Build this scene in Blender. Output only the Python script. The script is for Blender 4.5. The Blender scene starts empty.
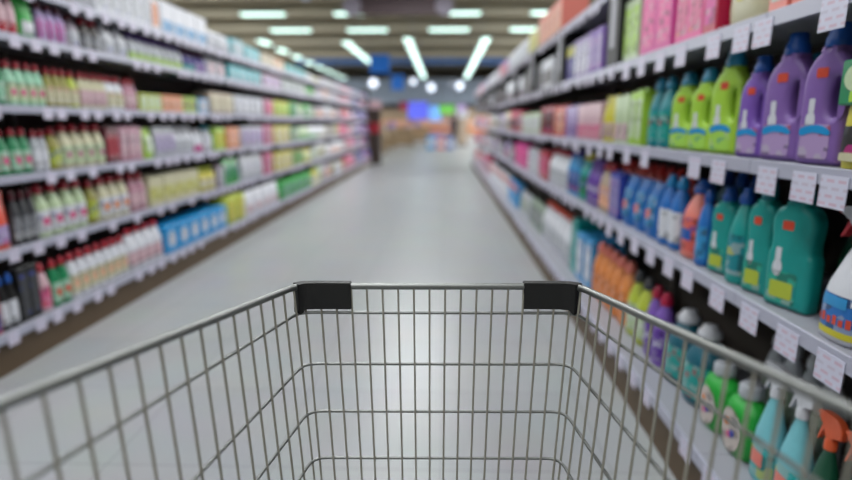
import bpy, bmesh, math, random
from mathutils import Vector, Matrix
random.seed(11)
C = bpy.context.scene.collection
PI = math.pi
LAMP_E, PW, FARP, EXPO = 2.4, 100, 10.0, 0.0
FOCUS, FSTOP = .94, 1.45

# ------------------------------------------------------------------ colours and materials
HEX = dict(white='C9CBD2', palegrey='A9ADB4', grey='777A80', darkgrey='34363A', black='101010', brown='3A302C',
  red='A01C2E', redcap='DC3C36', maroon='5A1322', crimson='B01440', coral='C8584E', salmon='D7776A', orangered='C8452C', orange='CF7A3C',
  orange2='CC7E42', peach='D8A283', beige='A89684', cream='BDB99A', yellow='BFB62A', lime='9CC63C', lime2='A9B63A',
  palegreen='AFC29B', mint='8CBFA2', sage='8B9C8B', olive='8A8538', green='0C7A4C', dgreen='0B4630', vgreen='229A36',
  teal='0E7C86', teal2='118C86', teal3='0B5364', tealb='12908A', turq='2FA3AB', aqua='6FB4BE', skyblue='2E87BD',
  blue='134FA0', blue3='1A64AE', blue2='1488C4', indigo='2A1F78', indigob='2B3C98', violet='56298F', purple='7A5A9E', purple2='7450A8',
  lilac='9D8CB8', mauve='8B7F8C', magenta='C41C86', pinkhot='D6418C', pink='C4527E', pinkgrey='A87486', palepink='C3A2AA',
  plabel='A58CB8', llabel='9CCB50', tlabel='2A9A86', tlabel2='1AA0A0', bluelab='2468B0', glabel='B9AFA8', tealcap='2080A2', paleyellow='B6B66A',
  teal2cap='0C6E78', redtrig='A81E2C', orangetrig='D45A30')

def lin(h):
    r = []
    for i in (0, 2, 4):
        c = int(h[i:i+2], 16) / 255
        r.append(c / 12.92 if c <= .04045 else ((c + .055) / 1.055) ** 2.4)
    return (*r, 1)

MATS = {}
def mat(name, hexc=None, rough=.38, metal=0, var=.10, scale=30, bump=0, spec=.5, emit=0):
    if name in MATS: return MATS[name]
    m = bpy.data.materials.new(name); m.use_nodes = True
    nt = m.node_tree; b = nt.nodes['Principled BSDF']
    col = lin(hexc or HEX[name])
    tc = nt.nodes.new('ShaderNodeTexCoord'); no = nt.nodes.new('ShaderNodeTexNoise')
    no.inputs['Scale'].default_value = scale; no.inputs['Detail'].default_value = 3
    nt.links.new(tc.outputs['Object'], no.inputs['Vector'])
    mx = nt.nodes.new('ShaderNodeMix'); mx.data_type = 'RGBA'
    mx.inputs['A'].default_value = (*[c * (1 - var) for c in col[:3]], 1)
    mx.inputs['B'].default_value = (*[min(1, c * (1 + var)) for c in col[:3]], 1)
    nt.links.new(no.outputs['Fac'], mx.inputs['Factor'])
    nt.links.new(mx.outputs['Result'], b.inputs['Base Color'])
    b.inputs['Roughness'].default_value = rough; b.inputs['Metallic'].default_value = metal
    b.inputs['Specular IOR Level'].default_value = spec
    if bump:
        bp = nt.nodes.new('ShaderNodeBump'); bp.inputs['Strength'].default_value = bump; bp.inputs['Distance'].default_value = .01
        nt.links.new(no.outputs['Fac'], bp.inputs['Height']); nt.links.new(bp.outputs['Normal'], b.inputs['Normal'])
    if emit:
        nt.links.new(mx.outputs['Result'], b.inputs['Emission Color']); b.inputs['Emission Strength'].default_value = emit
    MATS[name] = m
    return m

# ------------------------------------------------------------------ object helpers
def setp(o, label=None, cat=None, group=None, kind=None):
    if label: o['label'] = label
    if cat: o['category'] = cat
    if group: o['group'] = group
    if kind: o['kind'] = kind
    return o
def empty(name, loc=(0, 0, 0), rz=0):
    o = bpy.data.objects.new(name, None); o.empty_display_size = .05
    o.location = loc; o.rotation_euler = (0, 0, rz); C.objects.link(o); return o
def link(name, me, parent=None, loc=(0, 0, 0), rz=0):
    o = bpy.data.objects.new(name, me); o.location = loc; o.rotation_euler = (0, 0, rz)
    if parent: o.parent = parent
    C.objects.link(o); return o
def meshof(name, bm, mats, smooth=False):
    bmesh.ops.recalc_face_normals(bm, faces=bm.faces[:])
    me = bpy.data.meshes.new(name); bm.to_mesh(me); bm.free()
    for m in (mats if isinstance(mats, (list, tuple)) else [mats]): me.materials.append(m)
    if smooth:
        for p in me.polygons: p.use_smooth = True
        try: me.set_sharp_from_angle(angle=math.radians(50))
        except Exception: pass
    return me
def box(bm, x0, x1, y0, y1, z0, z1, bev=0, mi=0, seg=1):
    vs = [bm.verts.new((x, y, z)) for x in (x0, x1) for y in (y0, y1) for z in (z0, z1)]
    F = [(0, 1, 3, 2), (4, 6, 7, 5), (0, 4, 5, 1), (2, 3, 7, 6), (0, 2, 6, 4), (1, 5, 7, 3)]
    fs = [bm.faces.new([vs[i] for i in f]) for f in F]
    for f in fs: f.material_index = mi
    if bev:
        es = list({e for f in fs for e in f.edges})
        r = bmesh.ops.bevel(bm, geom=es, offset=bev, segments=seg, affect='EDGES', profile=.6)
        for f in r['faces']: f.material_index = mi
def tube(bm, pts, r, seg=8, closed=False, mi=0):
    pts = [Vector(p) for p in pts]; n = len(pts); rings = []
    up = Vector((0.13, .31, .94))
    for i, p in enumerate(pts):
        if closed: t = pts[(i + 1) % n] - pts[i - 1]
        else: t = pts[min(i + 1, n - 1)] - pts[max(i - 1, 0)]
        t.normalize(); a = t.cross(up)
        if a.length < .05: a = t.cross(Vector((1, 0, 0)))
        a.normalize(); b = t.cross(a)
        rr = r[i] if isinstance(r, (list, tuple)) else r
        rings.append([bm.verts.new(p + a * (rr * math.cos(k * 2 * PI / seg)) + b * (rr * math.sin(k * 2 * PI / seg))) for k in range(seg)])
    for i in range(n if closed else n - 1):
        A, B = rings[i], rings[(i + 1) % n]
        for k in range(seg):
            f = bm.faces.new((A[k], A[(k + 1) % seg], B[(k + 1) % seg], B[k])); f.material_index = mi
    if not closed:
        bm.faces.new(rings[0][::-1]).material_index = mi; bm.faces.new(rings[-1]).material_index = mi
def lathe(bm, prof, seg=18, fx=1.0, cy=0.0, mi=0, cx=0.0, sq=2.0):
    rings = []
    for r, z in prof:
        ring = []
        for k in range(seg):
            a = 2 * PI * k / seg; c, s = math.cos(a), math.sin(a)
            q = (abs(c) ** sq + abs(s) ** sq) ** (-1 / sq)
            ring.append(bm.verts.new((cx + r * fx * c * q, cy + r * s * q, z)))
        rings.append(ring)
    for A, B in zip(rings, rings[1:]):
        for k in range(seg): bm.faces.new((A[k], A[(k + 1) % seg], B[(k + 1) % seg], B[k])).material_index = mi
    bm.faces.new(rings[0][::-1]).material_index = mi; bm.faces.new(rings[-1]).material_index = mi
def band(bm, prof, z0, z1, a0, a1, fx, off=.0009, na=8, nz=4, sq=2.0):
    def rad(z):
        for (r0, y0), (r1, y1) in zip(prof, prof[1:]):
            if y0 <= z <= y1 and y1 > y0: return r0 + (r1 - r0) * (z - y0) / (y1 - y0)
        return prof[-1][0]
    G = []
    for i in range(nz + 1):
        z = z0 + (z1 - z0) * i / nz; r = rad(z); row = []
        for j in range(na + 1):
            a = a0 + (a1 - a0) * j / na; c, s = math.cos(a), math.sin(a)
            q = (abs(c) ** sq + abs(s) ** sq) ** (-1 / sq)
            row.append(bm.verts.new(((r * fx * q + off) * c, (r * q + off) * s, z)))
        G.append(row)
    for i in range(nz):
        for j in range(na): bm.faces.new((G[i][j], G[i][j + 1], G[i + 1][j + 1], G[i + 1][j]))
def plate(bm, pts, x0, x1):
    """prism of a (y,z) polygon between x0 and x1"""
    A = [bm.verts.new((x0, y, z)) for y, z in pts]; B = [bm.verts.new((x1, y, z)) for y, z in pts]
    bm.faces.new(A[::-1]); bm.faces.new(B); n = len(pts)
    for i in range(n): bm.faces.new((A[i], A[(i + 1) % n], B[(i + 1) % n], B[i]))
def rrect(cy, cz, w, h, r, k=4):
    out = []
    for sx, sz, a0 in ((1, -1, -PI / 2), (1, 1, 0), (-1, 1, PI / 2), (-1, -1, PI)):
        for i in range(k + 1):
            a = a0 + PI / 2 * i / k
            out.append((cy + sx * (w / 2 - r) + r * math.cos(a), cz + sz * (h / 2 - r) + r * math.sin(a)))
    return out
def disc(cy, cz, r, rz=None, n=20):
    return [(cy + r * math.cos(2 * PI * i / n), cz + (rz or r) * math.sin(2 * PI * i / n)) for i in range(n)]
def smoothline(P, k=5):
    """closed Catmull-Rom through P"""
    out = []; n = len(P)
    for i in range(n):
        p0, p1, p2, p3 = (Vector(P[(i + j - 1) % n]) for j in range(4))
        for s in range(k):
            t = s / k
            out.append(tuple(.5 * ((2 * p1) + (p2 - p0) * t + (2 * p0 - 5 * p1 + 4 * p2 - p3) * t * t + (3 * p1 - p0 - 3 * p2 + p3) * t ** 3)))
    return out
def slab(name, outline, hole, thick, bev, m):
    """rounded slab standing in the (y,z) plane, with an optional through hole"""
    cu = bpy.data.curves.new(name, 'CURVE'); cu.dimensions = '2D'; cu.fill_mode = 'BOTH'
    cu.extrude = thick / 2 - bev; cu.bevel_depth = bev; cu.bevel_resolution = 3; cu.offset = -bev
    for pts in ([outline] + ([hole] if hole else [])):
        sp = cu.splines.new('POLY'); sp.points.add(len(pts) - 1); sp.use_cyclic_u = True
        for p, (y, z) in zip(sp.points, pts): p.co = (y, z, 0, 1)
    o = bpy.data.objects.new(name, cu); C.objects.link(o)
    dg = bpy.context.evaluated_depsgraph_get()
    me = bpy.data.meshes.new_from_object(o.evaluated_get(dg))
    bpy.data.objects.remove(o); bpy.data.curves.remove(cu)
    bm = bmesh.new(); bm.from_mesh(me); bpy.data.meshes.remove(me)
    bmesh.ops.remove_doubles(bm, verts=bm.verts[:], dist=1e-5)
    for v in bm.verts: v.co = Vector((v.co.z, v.co.x, v.co.y))
    out = meshof(name, bm, m, True)
    return out

# ------------------------------------------------------------------ goods: each builder gives [(part, mesh, parent part or None)]
ACC = ['red', 'indigob', 'orange', 'white', 'teal', 'magenta', 'yellow', 'darkgrey']
def M_(n): return mat(n)
def L_(n):
    """printed label: the base colour broken up by small blocks of lighter, darker and accent print"""
    key = 'print_' + n
    if key in MATS: return MATS[key]
    m = bpy.data.materials.new(key); m.use_nodes = True; nt = m.node_tree; b = nt.nodes['Principled BSDF']
    tc = nt.nodes.new('ShaderNodeTexCoord'); mp = nt.nodes.new('ShaderNodeMapping'); vo = nt.nodes.new('ShaderNodeTexVoronoi'); rp = nt.nodes.new('ShaderNodeValToRGB')
    mp.inputs['Scale'].default_value = (20, 34, 48); mp.inputs['Location'].default_value = (.3, sum(map(ord, n)) % 17, .5); vo.inputs['Scale'].default_value = 1; vo.distance = 'CHEBYCHEV'
    nt.links.new(tc.outputs['Object'], mp.inputs[0]); nt.links.new(mp.outputs[0], vo.inputs['Vector']); nt.links.new(vo.outputs['Color'], rp.inputs['Fac'])
    base = lin(HEX[n]); rp.color_ramp.interpolation = 'CONSTANT'; e = rp.color_ramp.elements
    e[0].position = 0; e[0].color = base; e[1].position = .52; e[1].color = (*[c * .55 + (.2 if max(base[:3]) > .06 else .03) for c in base[:3]], 1)
    x = e.new(.64); x.color = (*[c * .5 for c in base[:3]], 1)
    a = lin(HEX[ACC[sum(map(ord, n)) % len(ACC)]]); x = e.new(.74); x.color = (*[.35 * p + .65 * q for p, q in zip(base[:3], a[:3])], 1)
    x = e.new(.82); x.color = base
    nt.links.new(rp.outputs[0], b.inputs['Base Color']); b.inputs['Roughness'].default_value = .4
    MATS[key] = m; return m
def P_bottle(w, h, o, near):
    seg = 20 if near else 10; r = w / 2 * .94; fx = .86; d = r * fx
    t = o.get('taper', .62)
    prof = [(r * .86, 0), (r * .97, h * .015), (r, h * .05), (r, h * .42), (r * .97, h * .55), (r * .86, h * t), (r * .62, h * .75), (r * .4, h * .82), (r * .34, h * .85)]
    parts = []
    bm = bmesh.new(); lathe(bm, prof, seg, fx, sq=2.5); parts.append(('body', bm, [M_(o['c'])], True))
    bm = bmesh.new(); rc = r * .5
    lathe(bm, [(rc, h * .835), (rc * 1.04, h * .85), (rc * .98, h * .92), (rc * .72, h * .95), (rc * .62, h * .99), (rc * .5, h)], max(10, seg - 6))
    parts.append(('cap', bm, [M_(o['cap'])], True))
    bm = bmesh.new(); ls = o.get('ls'); A = 1.15
    if ls == 'low': band(bm, prof, h * .06, h * .3, -A, A, fx, sq=2.5)
    elif ls == 'strip':
        for a in (-.9, -.1, .7): band(bm, prof, h * .08, h * .6, a, a + .28, fx, na=2, sq=2.5)
    else: band(bm, prof, h * .1, h * .52, -A, A, fx, sq=2.5)
    parts.append(('label', bm, [L_(o['l'])], True))
    if o.get('m'):
        bm = bmesh.new(); band(bm, prof, h * .24, h * .38, -.55, .55, fx, off=.0018, na=6, nz=2, sq=2.5)
        parts.append(('emblem', bm, [M_(o['m'])], True))
    return parts
def P_jug(w, h, o, near):
    seg = 18 if near else 10; r = w / 2 * .95; fx = .85
    prof = [(r * .9, 0), (r, h * .03), (r, h * .5), (r * .93, h * .6), (r * .6, h * .78), (r * .36, h * .86), (r * .33, h * .9)]
    bm = bmesh.new(); lathe(bm, prof, seg, fx, sq=3)
    tube(bm, [(0, r * .9, h * .48), (0, r * 1.02, h * .6), (0, r * .92, h * .75), (0, r * .62, h * .83), (0, r * .3, h * .84)], r * .15, 8)
    parts = [('body', bm, [M_(o['c'])], True)]
    bm = bmesh.new(); rc = r * .42; lathe(bm, [(rc, h * .88), (rc, h * .985), (rc * .85, h)], 14); parts.append(('cap', bm, [M_(o['cap'])], True))
    bm = bmesh.new(); band(bm, prof, h * .12, h * .46, -1.0, 1.0, fx, sq=3); parts.append(('label', bm, [L_(o['l'])], True))
    return parts
def P_tub(w, h, o, near):
    r = w / 2 * .96; fx = .7
    prof = [(r * .88, 0), (r * .98, h * .03), (r, h * .3), (r * .97, h * .62), (r * .8, h * .74), (r * .42, h * .8), (r * .4, h * .84)]
    bm = bmesh.new(); lathe(bm, prof, 20, fx, sq=3.2); parts = [('body', bm, [M_(o['c'])], True)]
    bm = bmesh.new(); lathe(bm, [(r * .47, h * .82), (r * .5, h * .84), (r * .48, h * .97), (r * .4, h)], 16); parts.append(('cap', bm, [M_(o['cap'])], True))
    bm = bmesh.new()
    if o.get('ls') == 'disc':
        G = 14; N = [bm.verts.new((r * fx * 1.0 + .004, 0, h * .34))]
        ring = [bm.verts.new((r * fx * (1 - .10 * abs(math.cos(2 * PI * k / G)) ** 2) + .004, r * .8 * math.cos(2 * PI * k / G), h * .34 + r * .95 * math.sin(2 * PI * k / G))) for k in range(G)]
        for k in range(G): bm.faces.new((N[0], ring[k], ring[(k + 1) % G]))
    else: band(bm, prof, h * .15, h * .55, -1, 1, fx, sq=3.2)
    parts.append(('label', bm, [L_(o['l'])], True))
    if o.get('ls') == 'disc':
        bm = bmesh.new()
        for y, z, c in ((-.25, .42, 0), (.2, .3, 1), (-.05, .26, 2)):
            pts = disc(y * r, h * z, r * .16, n=10); n0 = len(bm.faces); plate(bm, pts, r * fx + .003, r * fx + .0055)
            bm.faces.ensure_lookup_table()
            for f in bm.faces[n0:]: f.material_index = c
        parts.append(('emblem', bm, [M_('orange'), M_('indigob'), M_('pink')], False))
    return parts
def printed(x, w, h, o, z0=0):
    """label plates on a flat front at x; [(name, bm, mats, smooth)]"""
    ls = o.get('ls'); bm = bmesh.new(); e = .0012
    if ls == 'low': plate(bm, rrect(0, z0 + h * .25, w * .88, h * .36, .006), x, x + e)
    elif ls == 'top': plate(bm, rrect(0, z0 + h * .82, w * .9, h * .28, .006), x, x + e)
    elif ls == 'mid': plate(bm, rrect(0, z0 + h * .42, w * .92, h * .46, .006), x, x + e)
    elif ls == 'disc': plate(bm, disc(0, z0 + h * .5, min(w, h) * .3, min(w, h) * .3), x, x + e)
    elif ls == 'strip':
        for k in (-.3, 0, .3): plate(bm, rrect(k * w, z0 + h * .5, w * .16, h * .84, .003), x, x + e)
    else: plate(bm, rrect(0, z0 + h * .5, w * .74, h * .74, .008), x, x + e)
    out = [('label', bm, [L_(o['l'])], False)]
    if o.get('m'):
        bm = bmesh.new(); plate(bm, disc(w * .08, z0 + h * .55, w * .22), x + e, x + 2 * e); out.append(('emblem', bm, [M_(o['m'])], False))
    return out
def P_carton(w, h, o, near):
    d = o.get('d', min(.2, w * 1.1)); bm = bmesh.new(); b = w * .97
    box(bm, -d, 0, -b / 2, b / 2, 0, h, .003, 0)
    box(bm, -d * .5 - .012, -d * .5 + .012, -b / 2 + .002, b / 2 - .002, h, h + .0008)
    return [('body', bm, [M_(o['c'])], False)] + printed(0, b, h, o)
def P_packet(w, h, o, near):
    d = min(.1, max(.05, w * .8)); bm = bmesh.new(); b = w * .96
    box(bm, -d, 0, -b / 2, b / 2, 0, h * .95, .006, 0, 2)
    plate(bm, [(-b * .32, h * .94), (b * .32, h * .94), (b * .28, h), (-b * .28, h)], -d * .62, -d * .38)
    return [('body', bm, [M_(o['c'])], True)] + printed(0, b, h * .94, o)
def P_pouch(w, h, o, near):
    b = w * .97; d = min(.09, w * .55); NY, NZ = 8, 10; bm = bmesh.new(); S = []
    def th(u, v): return d / 2 * (1 - abs(2 * u - 1) ** 3) ** .6 * (1 - v ** 3.2) * (.75 + .25 * min(1, v * 5)) + .002
    for sgn in (1, -1):
        G = [[bm.verts.new((sgn * th(j / NY, i / NZ) - d / 2, (j / NY - .5) * b * (1 - .06 * math.sin(PI * i / NZ)), h * i / NZ)) for j in range(NY + 1)] for i in range(NZ + 1)]
        for i in range(NZ):
            for j in range(NY): bm.faces.new((G[i][j], G[i][j + 1], G[i + 1][j + 1], G[i + 1][j]))
        S.append(G)
    A, B = S
    loop = [(0, j) for j in range(NY)] + [(i, NY) for i in range(NZ)] + [(NZ, j) for j in range(NY, 0, -1)] + [(i, 0) for i in range(NZ, 0, -1)]
    for (i, j), (k, l) in zip(loop, loop[1:] + loop[:1]): bm.faces.new((A[i][j], A[k][l], B[k][l], B[i][j]))
    parts = [('body', bm, [M_(o['c'])], True)]
    bm = bmesh.new(); box(bm, -d / 2 - .004, -d / 2 + .004, -b * .47, b * .47, h * .955, h * 1.0, .001); parts.append(('seal', bm, [M_(o['c'])], False))
    # the printed panel follows the bulge
    ls = o.get('ls'); u0, u1, v0, v1 = dict(low=(.15, .85, .1, .42), disc=(.2, .8, .25, .7), top=(.1, .9, .6, .9)).get(ls, (.15, .85, .2, .75))
    bm = bmesh.new(); n = 6; G = []
    for i in range(n + 1):
        row = []
        for j in range(n + 1):
            a, c = 2 * j / n - 1, 2 * i / n - 1
            if ls == 'disc': a, c = a * math.sqrt(1 - c * c / 2), c * math.sqrt(1 - a * a / 2)
            u = (u0 + u1) / 2 + a * (u1 - u0) / 2; v = (v0 + v1) / 2 + c * (v1 - v0) / 2
            row.append(bm.verts.new((th(u, v) - d / 2 + .0018, (u - .5) * b * (1 - .06 * math.sin(PI * v)), h * v)))
        G.append(row)
    for i in range(n):
        for j in range(n): bm.faces.new((G[i][j], G[i][j + 1], G[i + 1][j + 1], G[i + 1][j]))
    parts.append(('label', bm, [L_(o['l'])], True))
    if o.get('m') or ls == 'disc':
        bm = bmesh.new(); zc = h * (.5 if ls == 'disc' else .42); plate(bm, disc(0, zc, b * .15, b * .06 if ls == 'disc' else None), -.004, .0035)
        parts.append(('emblem', bm, [M_(o.get('m') or 'brown')], False))
    return parts
def P_cleaner(w, h, o, near):
    """flat bottle with a handle hole, stepped cap, red square and printed panel"""
    b = w * .9; t = min(.056, w * .55); bev = t * .3
    O = [(-.44, .004), (-.2, 0), (.2, 0), (.44, .004), (.48, .05), (.49, .2), (.47, .34), (.465, .5), (.47, .6), (.42, .69), (.3, .765), (.2, .81), (.185, .845),
         (-.185, .845), (-.2, .81), (-.32, .765), (-.43, .69), (-.48, .6), (-.485, .4), (-.49, .2), (-.49, .05)]
    if o['c'] == 'teal2':     # waisted, without a handle hole
        O = [(-.44, .004), (-.2, 0), (.2, 0), (.44, .004), (.48, .05), (.49, .25), (.485, .41), (.44, .455), (.425, .53), (.455, .64), (.44, .72), (.36, .785), (.22, .815), (.185, .845),
             (-.185, .845), (-.22, .815), (-.36, .785), (-.45, .72), (-.47, .64), (-.44, .53), (-.45, .455), (-.485, .41), (-.49, .25), (-.48, .05)]
    out = smoothline([(y * b, z * h) for y, z in O], 4)
    hole = smoothline([(y * b, z * h) for y, z in ((.15, .355), (.25, .35), (.335, .39), (.345, .5), (.335, .59), (.25, .62), (.15, .6), (.1, .52), (.1, .41))], 3)
    body = slab('body', out, None if o['c'] == 'teal2' else hole[::-1], t, bev, M_(o['c']))
    parts = [('body', body, None, True)]
    bm = bmesh.new(); rc = b * .21
    lathe(bm, [(rc, h * .835), (rc * 1.06, h * .845), (rc * 1.02, h * .9), (rc * .84, h * .93), (rc * .78, h * .985), (rc * .68, h)], 18); parts.append(('cap', bm, [M_(o['cap'])], True))
    x = t / 2 - .0003; e = .0014
    bm = bmesh.new(); plate(bm, rrect(-.06 * b, .17 * h, .62 * b, .25 * h, .008), x, x + e); parts.append(('label', bm, [L_(o['l'])], False))
    bm = bmesh.new(); plate(bm, rrect(-.06 * b, .66 * h, .24 * b, .07 * h, .004), x, x + e); parts.append(('emblem', bm, [M_('orangered')], False))
    bm = bmesh.new(); plate(bm, smoothline([(-.36 * b, .21 * h), (-.1 * b, .235 * h), (.22 * b, .215 * h), (.24 * b, .25 * h), (0, .29 * h), (-.36 * b, .27 * h)], 3), x + e, x + 2 * e)
    if o['c'] not in ('teal2',): parts.append(('printed_wave', bm, [M_('blue2')], False))
    else: bm.free()
    bm = bmesh.new(); plate(bm, disc(-.2 * b, .32 * h, .1 * b, .07 * h), x, x + e)
    plate(bm, rrect(-.2 * b, .43 * h, .12 * b, .1 * h, .004), x, x + e); parts.append(('printed_figure', bm, [M_('white')], False))
    if o['c'] == 'teal2':
        bm = bmesh.new(); plate(bm, rrect(-.06 * b, .15 * h, .5 * b, .13 * h, .006), x + e, x + 2 * e); parts.append(('printed_panel', bm, [M_('lime2')], False))
    return parts
def P_trigger(w, h, o, near):
    r = w / 2 * .95; fx = .72
    prof = [(r * .86, 0), (r, h * .03), (r, h * .32), (r * .9, h * .42), (r * .68, h * .54), (r * .45, h * .66), (r * .3, h * .72), (r * .28, h * .76)]
    bm = bmesh.new(); lathe(bm, prof, 20, fx, sq=2.8); parts = [('body', bm, [M_(o['c'])], True)]
    bm = bmesh.new(); lathe(bm, [(r * .34, h * .74), (r * .34, h * .8), (r * .26, h * .82)], 14); parts.append(('collar', bm, [M_(o['cap'])], True))
    # spray head along y, nozzle towards -y
    bm = bmesh.new()
    plate(bm, smoothline([(r * .9, h * .86), (r * .95, h * .93), (r * .5, h * .99), (-r * .3, h), (-r * .9, h * .985), (-r * .95, h * .93), (-r * .5, h * .91), (-r * .25, h * .82), (r * .25, h * .82), (r * .45, h * .86)], 3), -r * .24, r * .24)
    bmesh.ops.bevel(bm, geom=bm.edges[:], offset=r * .05, segments=1, affect='EDGES')
    parts.append(('spray_head', bm, [M_('white' if o['c'] == 'white' else o['cap'])], False))
    bm = bmesh.new(); lathe(bm, [(r * .13, 0), (r * .15, r * .1), (r * .15, r * .3)], 12)
    bmesh.ops.rotate(bm, verts=bm.verts[:], cent=(0, 0, 0), matrix=Matrix.Rotation(PI / 2, 3, 'X')); bmesh.ops.translate(bm, verts=bm.verts[:], vec=(0, -r * .9, h * .955)); parts.append(('nozzle', bm, [M_(o['cap'])], True))
    bm = bmesh.new(); plate(bm, smoothline([(-r * .42, h * .92), (-r * .62, h * .91), (-r * .78, h * .84), (-r * .98, h * .76), (-r * .84, h * .77), (-r * .6, h * .84)], 3), -r * .14, r * .14); parts.append(('trigger', bm, [M_(o['cap'])], False))
    bm = bmesh.new(); band(bm, prof, h * .05, h * .36, -1.2, 1.2, fx, sq=2.8); parts.append(('label', bm, [L_(o['l'])], True))
    if o['c'] == 'white':
        bm = bmesh.new(); band(bm, prof, h * .05, h * .1, -1.2, 1.2, fx, off=.0018, nz=2, sq=2.8); parts.append(('label_border', bm, [M_('yellow')], True))
        bm = bmesh.new()
        for k in range(6): band(bm, prof, h * .14, h * (.21 if k % 2 else .19), -.75 + k * .26, -.58 + k * .26, fx, off=.002, na=2, nz=2, sq=2.8)
        parts.append(('lettering', bm, [M_('orangered')], True))
        bm = bmesh.new(); band(bm, prof, h * .27, h * .35, -.6, .5, fx, off=.0018, sq=2.8); parts.append(('emblem', bm, [M_('skyblue')], True))
    elif near:
        bm = bmesh.new(); band(bm, prof, h * .16, h * .28, -.5, .5, fx, off=.0018, sq=2.8); parts.append(('emblem', bm, [M_('salmon')], True))
    return parts
def P_sponge(w, h, o, near):
    parts = P_pouch(w, h, dict(c='yellow', l='black', ls='low'), near)
    b = w * .97; d = min(.09, w * .55)
    bm = bmesh.new(); box(bm, -d / 2 - .012, .004, -b * .49, b * .49, h * .62, h * 1.06, .004); parts.append(('header_card', bm, [M_('green')], False))
    bm = bmesh.new(); plate(bm, disc(-.1 * b, h * .88, b * .28, h * .13), .004, .0055); parts.append(('emblem', bm, [M_('palegreen')], False))
    bm = bmesh.new(); plate(bm, rrect(.1 * b, h * .7, b * .6, h * .1, .004), .004, .0055); parts.append(('stripe', bm, [M_('lime')], False))
    bm = bmesh.new(); plate(bm, rrect(0, h * .12, b * .5, h * .08, .004), .001, .006); parts.append(('printed_panel', bm, [M_('cream')], False))
    return parts
KIND = dict(bottle=('detergent_bottle', 'bottle', P_bottle, .11), jug=('bleach_jug', 'jug', P_jug, .15), tub=('detergent_tub', 'tub', P_tub, .17),
  carton=('carton', 'carton', P_carton, .2), packet=('packet', 'packet', P_packet, .12), pouch=('refill_pouch', 'pouch', P_pouch, .19),
  cleaner=('floor_cleaner_bottle', 'bottle', P_cleaner, 9), trigger=('spray_bottle', 'spray bottle', P_trigger, 9), sponge=('sponge_pack', 'sponge pack', P_sponge, 9))
ORD = 'first second third fourth fifth sixth seventh eighth ninth tenth eleventh twelfth thirteenth fourteenth fifteenth sixteenth seventeenth eighteenth nineteenth twentieth'.split()
NUM = 'zero one two three four five six seven eight nine ten eleven twelve thirteen fourteen fifteen sixteen seventeen eighteen nineteen twenty'.split()

def build_kind(kind, w, h, o, near):
    """near: list of (part name, mesh); far: one mesh with everything"""
    ps = KIND[kind][2](w, h, o, near)
    if near:
        return [(nm, (b if isinstance(b, bpy.types.Mesh) else meshof(nm, b, ms, sm))) for nm, b, ms, sm in ps]
    bm = bmesh.new(); mats = []
    for nm, b, ms, sm in ps:
        me = b if isinstance(b, bpy.types.Mesh) else meshof(nm, b, ms, False)
        off = len(mats); mats += list(me.materials) if len(me.materials) else ms
        n0 = len(bm.faces); bm.from_mesh(me); bm.faces.ensure_lookup_table()
        for f in bm.faces[n0:]: f.material_index += off
        bpy.data.meshes.remove(me)
    return [('all', meshof(KIND[kind][0], bm, mats, True))]

LZ = [.205, .58, .94, 1.285, 1.635, 1.885]; RZ = [.205, .72, 1.10, 1.48, 1.86]
LX, RX = -2.17, .87
SHN = {'L': ['bottom', 'second', 'third', 'fourth', 'fifth', 'top'], 'R': ['bottom', 'second', 'third', 'fourth', 'top']}
SIDE = {'L': 'plain shelf', 'R': 'black-divided shelf'}
L0, R0, BAY = 2.0, .27, 1.33
def bay_of(side, y): return int((y - (L0 if side == 'L' else R0)) // BAY)

def put_run(side, s, y0, y1, n, kind, desc, o, shared=False):
    name, cat, fn, pitch = KIND[kind]
    if side == 'R' and s == 3:      # keep clear of the black dividers
        for k in range(2, 12):
            a, c = R0 + BAY * k, R0 + BAY * k + .205
            if y0 < c and y1 > a:
                if (y0 + y1) / 2 < (a + c) / 2: y1 = a - .003
                else: y0 = c + .003
    if y0 > 5.5: pitch *= 1.6
    if not o.get('keep'): n = max(n, round((y1 - y0) / pitch))
    p = (y1 - y0) / n; w = o.get('w', p)
    if kind in ('bottle', 'jug', 'tub', 'cleaner', 'trigger'): w = min(w, .15 if kind in ('cleaner', 'trigger') else .19)
    near = y0 < 5.2
    if kind == 'trigger': w *= .9
    protos = build_kind(kind, w, o['h'], o, near)
    z = (LZ if side == 'L' else RZ)[s] + .0012
    shelf = f"{SHN[side][s]} {SIDE[side]}"
    dep = {'bottle': w * .41, 'jug': w * .41, 'tub': w * .34, 'cleaner': min(.056, w * .55) / 2 + .012, 'trigger': w * .34}.get(kind, 0) + .006
    for i in range(n):
        y = y0 + p * (i + .5)
        x = (LX - dep + (.06 if s == 0 else 0) if side == 'L' else RX + dep + (.01 if s == 0 else 0)) + o.get('dx', 0) + random.uniform(-.004, .004) * (-1 if side == 'L' else 1)
        rz = (0 if side == 'L' else PI) + random.uniform(-.03, .03) * (0 if kind in ('carton', 'packet', 'pouch') else 1)
        if kind == 'cleaner': rz += .3
        if near:
            root = empty(name, (x, y, z), rz)
            for nm, me in protos: link(nm, me, root)
        else:
            root = link(name, protos[0][1], None, (x, y, z), rz)
        if shared:
            lab = f"{desc}, {shelf}, {ORD[bay_of(side, (y0 + y1) / 2)]} bay from the cart"
        elif n == 1: lab = f"{desc} standing on the {shelf}"
        else: lab = f"{desc}, {ORD[i]} of {NUM[n]} from the cart, {shelf}"
        setp(root, lab, cat, f"{desc}s on the {shelf}" if n > 1 else None)

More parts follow.
